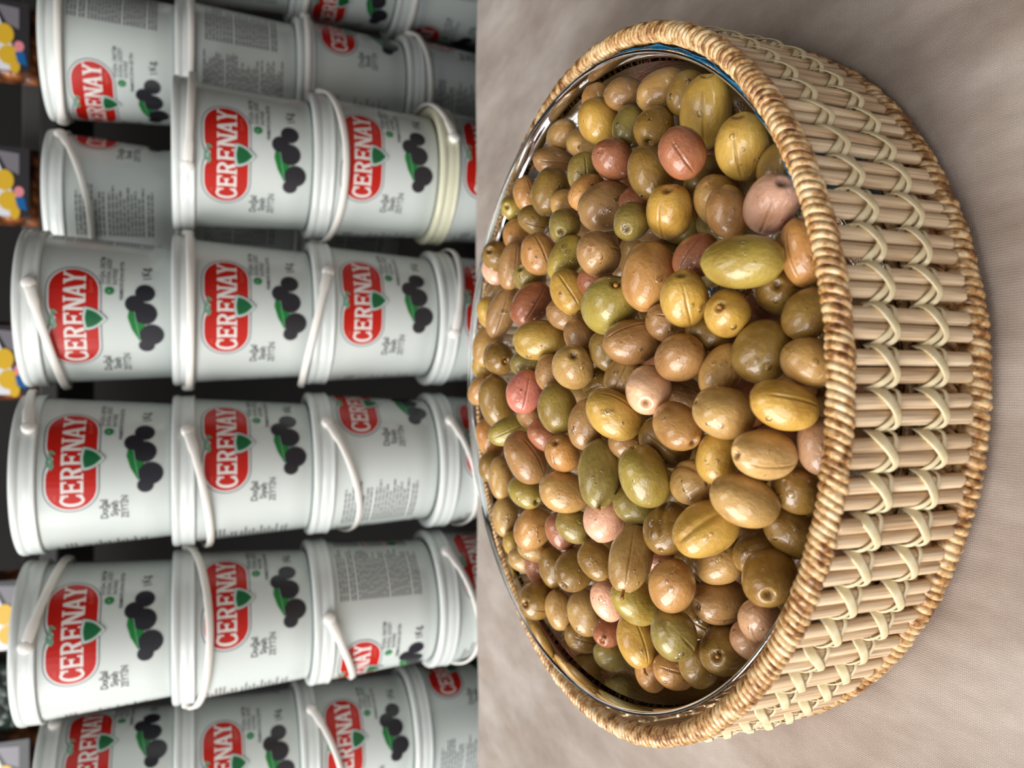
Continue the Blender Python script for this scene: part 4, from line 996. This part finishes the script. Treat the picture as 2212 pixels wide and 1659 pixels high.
P_ = [  # column, base z, label azimuth, handle azimuth, droop, label, dx, dy
 ('A', R1, -6, -73, 15, 'top-row pail whose logo catches a pink glare, handle hanging across its left', -.001, .012),
 ('A', R2, 5, 0, 2, 'second-row pail with its handle lying straight along the lid, under the glare-lit one', 0, 0),
 ('A', R3, 13, -57, -15, 'lower pail whose handle rises obliquely over the lid, behind the glass bowl', .001, 0),
 ('A', R4, 20, 80, 10, 'bottom pail mostly hidden by the glass bowl, third front stack', 0, 0),
 ('B', R1, 10, 122, -6, 'top-row pail between two others, with a short stub of handle on its lid', 0, 0),
 ('B', R2, 20, -62, 15, 'second-row pail with handle slanting down beside its red logo, middle front stack', -.001, 0),
 ('B', R3, 60, -59, 26, 'lower pail with its half-turned logo and a handle curving over small print', .001, 0),
 ('B', R4, 20, -58, 24, 'bottom pail whose handle end shows just above the bowl rim', 0, 0),
 ('C', R1, 3, 87, 16, 'top-row pail with handle drooping to the right, lowest in the picture at front', 0, 0),
 ('C', R2, 16, -10, 14, 'second-row pail with handle sagging across its front, beside the picture bottom', 0, 0),
 ('C', R3, -68, -97, 24, 'lower pail turned to show small print, logo cut off at its left', .001, 0),
 ('C', R4, 30, -54, 24, 'bottom pail at the cloth edge with a handle stub, lower picture', .002, 0),
 ('D', R2, 4, 84, 3, 'topmost pail of the short right stack, handle end over its logo', 0, 0),
 ('D', R3, 15, 0, 12, 'pail in the short right stack with a handle curving under its lid', 0, 0),
 ('D', R4, 25, 124, -12, 'pail with a yellowed lid at the bottom of the right stack', .002, 0),
 ('E', R1, -42, 20, 4, 'top-row pail in the back row with a handle along its lid, picture top left', 0, 0),
 ('E', R2, 150, 30, 2, 'shaded back-row pail turned to its small print with red lines', 0, 0),
 ('E', R3, 72, 0, -2, 'shaded back-row pail with a sliver of red logo at its right edge', 0, 0),
 ('E', R4, 100, 0, 10, 'bottom back-row pail in shade, handle arching under the lid', 0, 0),
 ('F', R2, 120, 90, 4, 'back-row pail cut off by the picture top, only a sliver of print seen', 0, 0),
 ('F', R3, -30, 0, 4, 'back-row pail at the picture top with logo and black olives cut off', 0, 0),
 ('F', R4, -80, 0, 6, 'bottom back-row pail at the picture top with grey small print', 0, 0),
 ('G', R1, 92, -26, 24, 'dark shaded back-row pail with a handle hanging over its small print', 0, 0),
 ('G', R2, 92, 45, 4, 'back-row pail almost hidden behind the short right stack', 0, 0),
 ('G', R3, 92, 225, 4, 'back-row pail glimpsed in the gap beside the short right stack', 0, 0),
 ('H', R1, 30, 140, -8, 'top pail of the back stack in the picture lower left corner', 0, 0),
 ('H', R2, -6, 180, 0, 'middle pail of the corner back stack with red logo cut off', 0, 0),
 ('H', R3, -2, -62, 26, 'lower corner pail with red logo and a drooping handle end', 0, 0),
 ('H', R4, 60, 180, 0, 'bottom corner pail showing only its lid beside the cloth', 0, 0),
]
for (cn, z, az, mu, be, lb, dx, dy) in P_:
    x, y = FX[cn]
    pail(x + dx, y + dy, z, az, mu, be, lb, 'yellowed' in lb)

# low stand carrying the pails
stand = bpy.data.objects.new('display_stand', None); COL.objects.link(stand); stand.location = (0, 0, FLOOR)
tag(stand, 'low steel stand under the stacked pails behind the table', 'stand')
ST = R4 - FLOOR
link('board', bevel_box('board', (-0.62, 0.62, 0.622, 1.02, ST - 0.03, ST), m_metal, .003), stand)
for lx in (-0.58, 0.58):
    for ly in (0.66, 0.98): link('leg', bevel_box('leg', (lx - .02, lx + .02, ly - .02, ly + .02, 0, ST - .03), m_metal, .002), stand)

# ---------------------------------------------------------------- bagged goods on the rack behind
rack = bpy.data.objects.new('rack', None); COL.objects.link(rack); rack.location = (0, 0, FLOOR)
tag(rack, 'dim grey rack behind the pails carrying bagged goods', 'rack')
RZ = 0.374
m_panel = mat('grey_panel', lin(96, 93, 90), .6)
link('shelf_board', bevel_box('shelf_board', (-0.72, 0.80, 1.02, 1.36, RZ - FLOOR - .02, RZ - FLOOR), m_metal, .003), rack)
link('back_lip', bevel_box('back_lip', (-0.72, 0.80, 1.12, 1.128, RZ - FLOOR, RZ - FLOOR + .034), m_panel, .002), rack)
for lx in (-0.68, 0.76):
    for ly in (1.05, 1.32): link('leg', bevel_box('leg', (lx - .015, lx + .015, ly - .015, ly + .015, 0, RZ - FLOOR - .02), m_metal, .002), rack)

def m_nuts(name, a, b, c_):
    m = mat(name, rough=0.3, Coat_Weight=0.5)
    v = nd(m, 'ShaderNodeTexVoronoi'); v.inputs['Scale'].default_value = 75; lk(m, coord(m), v.inputs['Vector'])
    lk(m, ramp(m, v.outputs['Distance'], [(0.1, c_), (0.45, b), (0.8, a)]), pr(m).inputs['Base Color'])
    bump(m, v.outputs['Distance'], -0.004, 0.8); return m
m_nut = m_nuts('brown_nuts_in_clear_bag', lin(52, 26, 14), lin(120, 66, 32), lin(176, 112, 62))
m_dark = m_nuts('dark_green_bag', lin(14, 22, 18), lin(24, 40, 32), lin(34, 56, 46))
PM = [mat('bag_print_' + n, lin(*c_), .3) for n, c_ in (('white', (226, 228, 236)), ('dark', (48, 46, 48)), ('yellow', (220, 176, 48)), ('red', (206, 50, 46)), ('blue', (28, 96, 158)), ('pink', (226, 140, 146)), ('grey', (122, 118, 126)))]
def pouch_mesh(w, h, d, m):
    vs, fs = [], []
    nx, nz = 16, 20
    for sgn in (-1, 1):
        for j in range(nz + 1):
            for i in range(nx + 1):
                u, v = i / nx * 2 - 1, j / nz * 2 - 1
                t = ((1 - u ** 4) * (1 - abs(v) ** 3.0)) ** .6 if abs(u) < 1 and abs(v) < 1 else 0
                rip = 0.0015 * math.sin(9 * u + 4 * v) * math.sin(11 * v - 3 * u) * t
                vs.append((u * w / 2 * (1 - .03 * abs(v) ** 6), sgn * (d / 2 * t + 0.0004) + sgn * rip, h / 2 + v * h / 2))
    k = (nx + 1) * (nz + 1)
    for s in range(2):
        for j in range(nz):
            for i in range(nx):
                a = s * k + j * (nx + 1) + i
                q = (a, a + 1, a + nx + 2, a + nx + 1)
                fs.append(q if s == 0 else q[::-1])
    return mesh_from('pouch', vs, fs, [m])
def panel_mesh():
    """printed front label of a nut bag: white field, dark field, yellow discs, red badge, blue foot"""
    bm = bmesh.new()
    def poly(pts, mi, z):
        f = bm.faces.new([bm.verts.new((x, -z * .00025, y)) for x, y in pts]); f.material_index = mi
    def ell(cx, cy, rx, ry, mi, z, n=20):
        poly([(cx + rx * math.cos(2 * PI * i / n), cy + ry * math.sin(2 * PI * i / n)) for i in range(n)], mi, z)
    poly([(-.039, -.026), (.039, -.026), (.039, .085), (-.039, .085)], 1, 0)
    poly([(-.039, -.010), (-.028, -.014), (-.012, -.010), (.010, .000), (.038, .010), (.039, .085), (-.039, .085)], 0, 1)
    poly([(.008, -.016), (.032, -.016), (.034, .006), (.014, -.004)], 6, 1)
    ell(.001, -.002, .012, .009, 2, 2); ell(-.022, -.006, .011, .010, 2, 2); ell(-.034, -.012, .008, .005, 2, 3)
    poly([(-.036, .006), (-.014, .009), (-.012, .024), (-.038, .022)], 3, 2)
    ell(-.011, -.016, .006, .005, 5, 3); poly([(-.032, -.024), (-.016, -.021), (-.018, -.012), (-.030, -.015)], 4, 3)
    me = bpy.data.meshes.new('printed_panel'); bm.to_mesh(me); bm.free()
    for m in PM: me.materials.append(m)
    return me
pouch_me = pouch_mesh(0.090, 0.145, 0.05, m_nut); panel_me = panel_mesh()
dark_me = pouch_mesh(0.10, 0.145, 0.05, m_dark)
def bag(x, z, lb, dark=False, rot=0.0):
    o = link('nut_bag' if not dark else 'dark_bag', dark_me if dark else pouch_me, None, (x, 1.06, z + .0012), (0, 0, rot))
    tag(o, lb, 'bag', None if dark else 'clear bags of brown nuts with printed labels')
    if not dark: link('printed_panel', panel_me, o, (0, -0.0275, 0.036))
for (x, lb) in ((0.392, 'bag of brown nuts with white label, in the picture top left corner'),
                (0.228, 'bag of brown nuts with white label, behind the dark shaded pail'),
                (0.027, 'bag of nuts with white label, peeking behind the glare-lit pail'),
                (-0.260, 'bag of nuts with red badge, peeking beside the lowest front pail'),
                (-0.441, 'bag of brown nuts with yellow discs, in the picture lower left corner')):
    bag(x, RZ, lb)
bag(-0.351, RZ, 'dark green bag behind the lowest front pail', True)
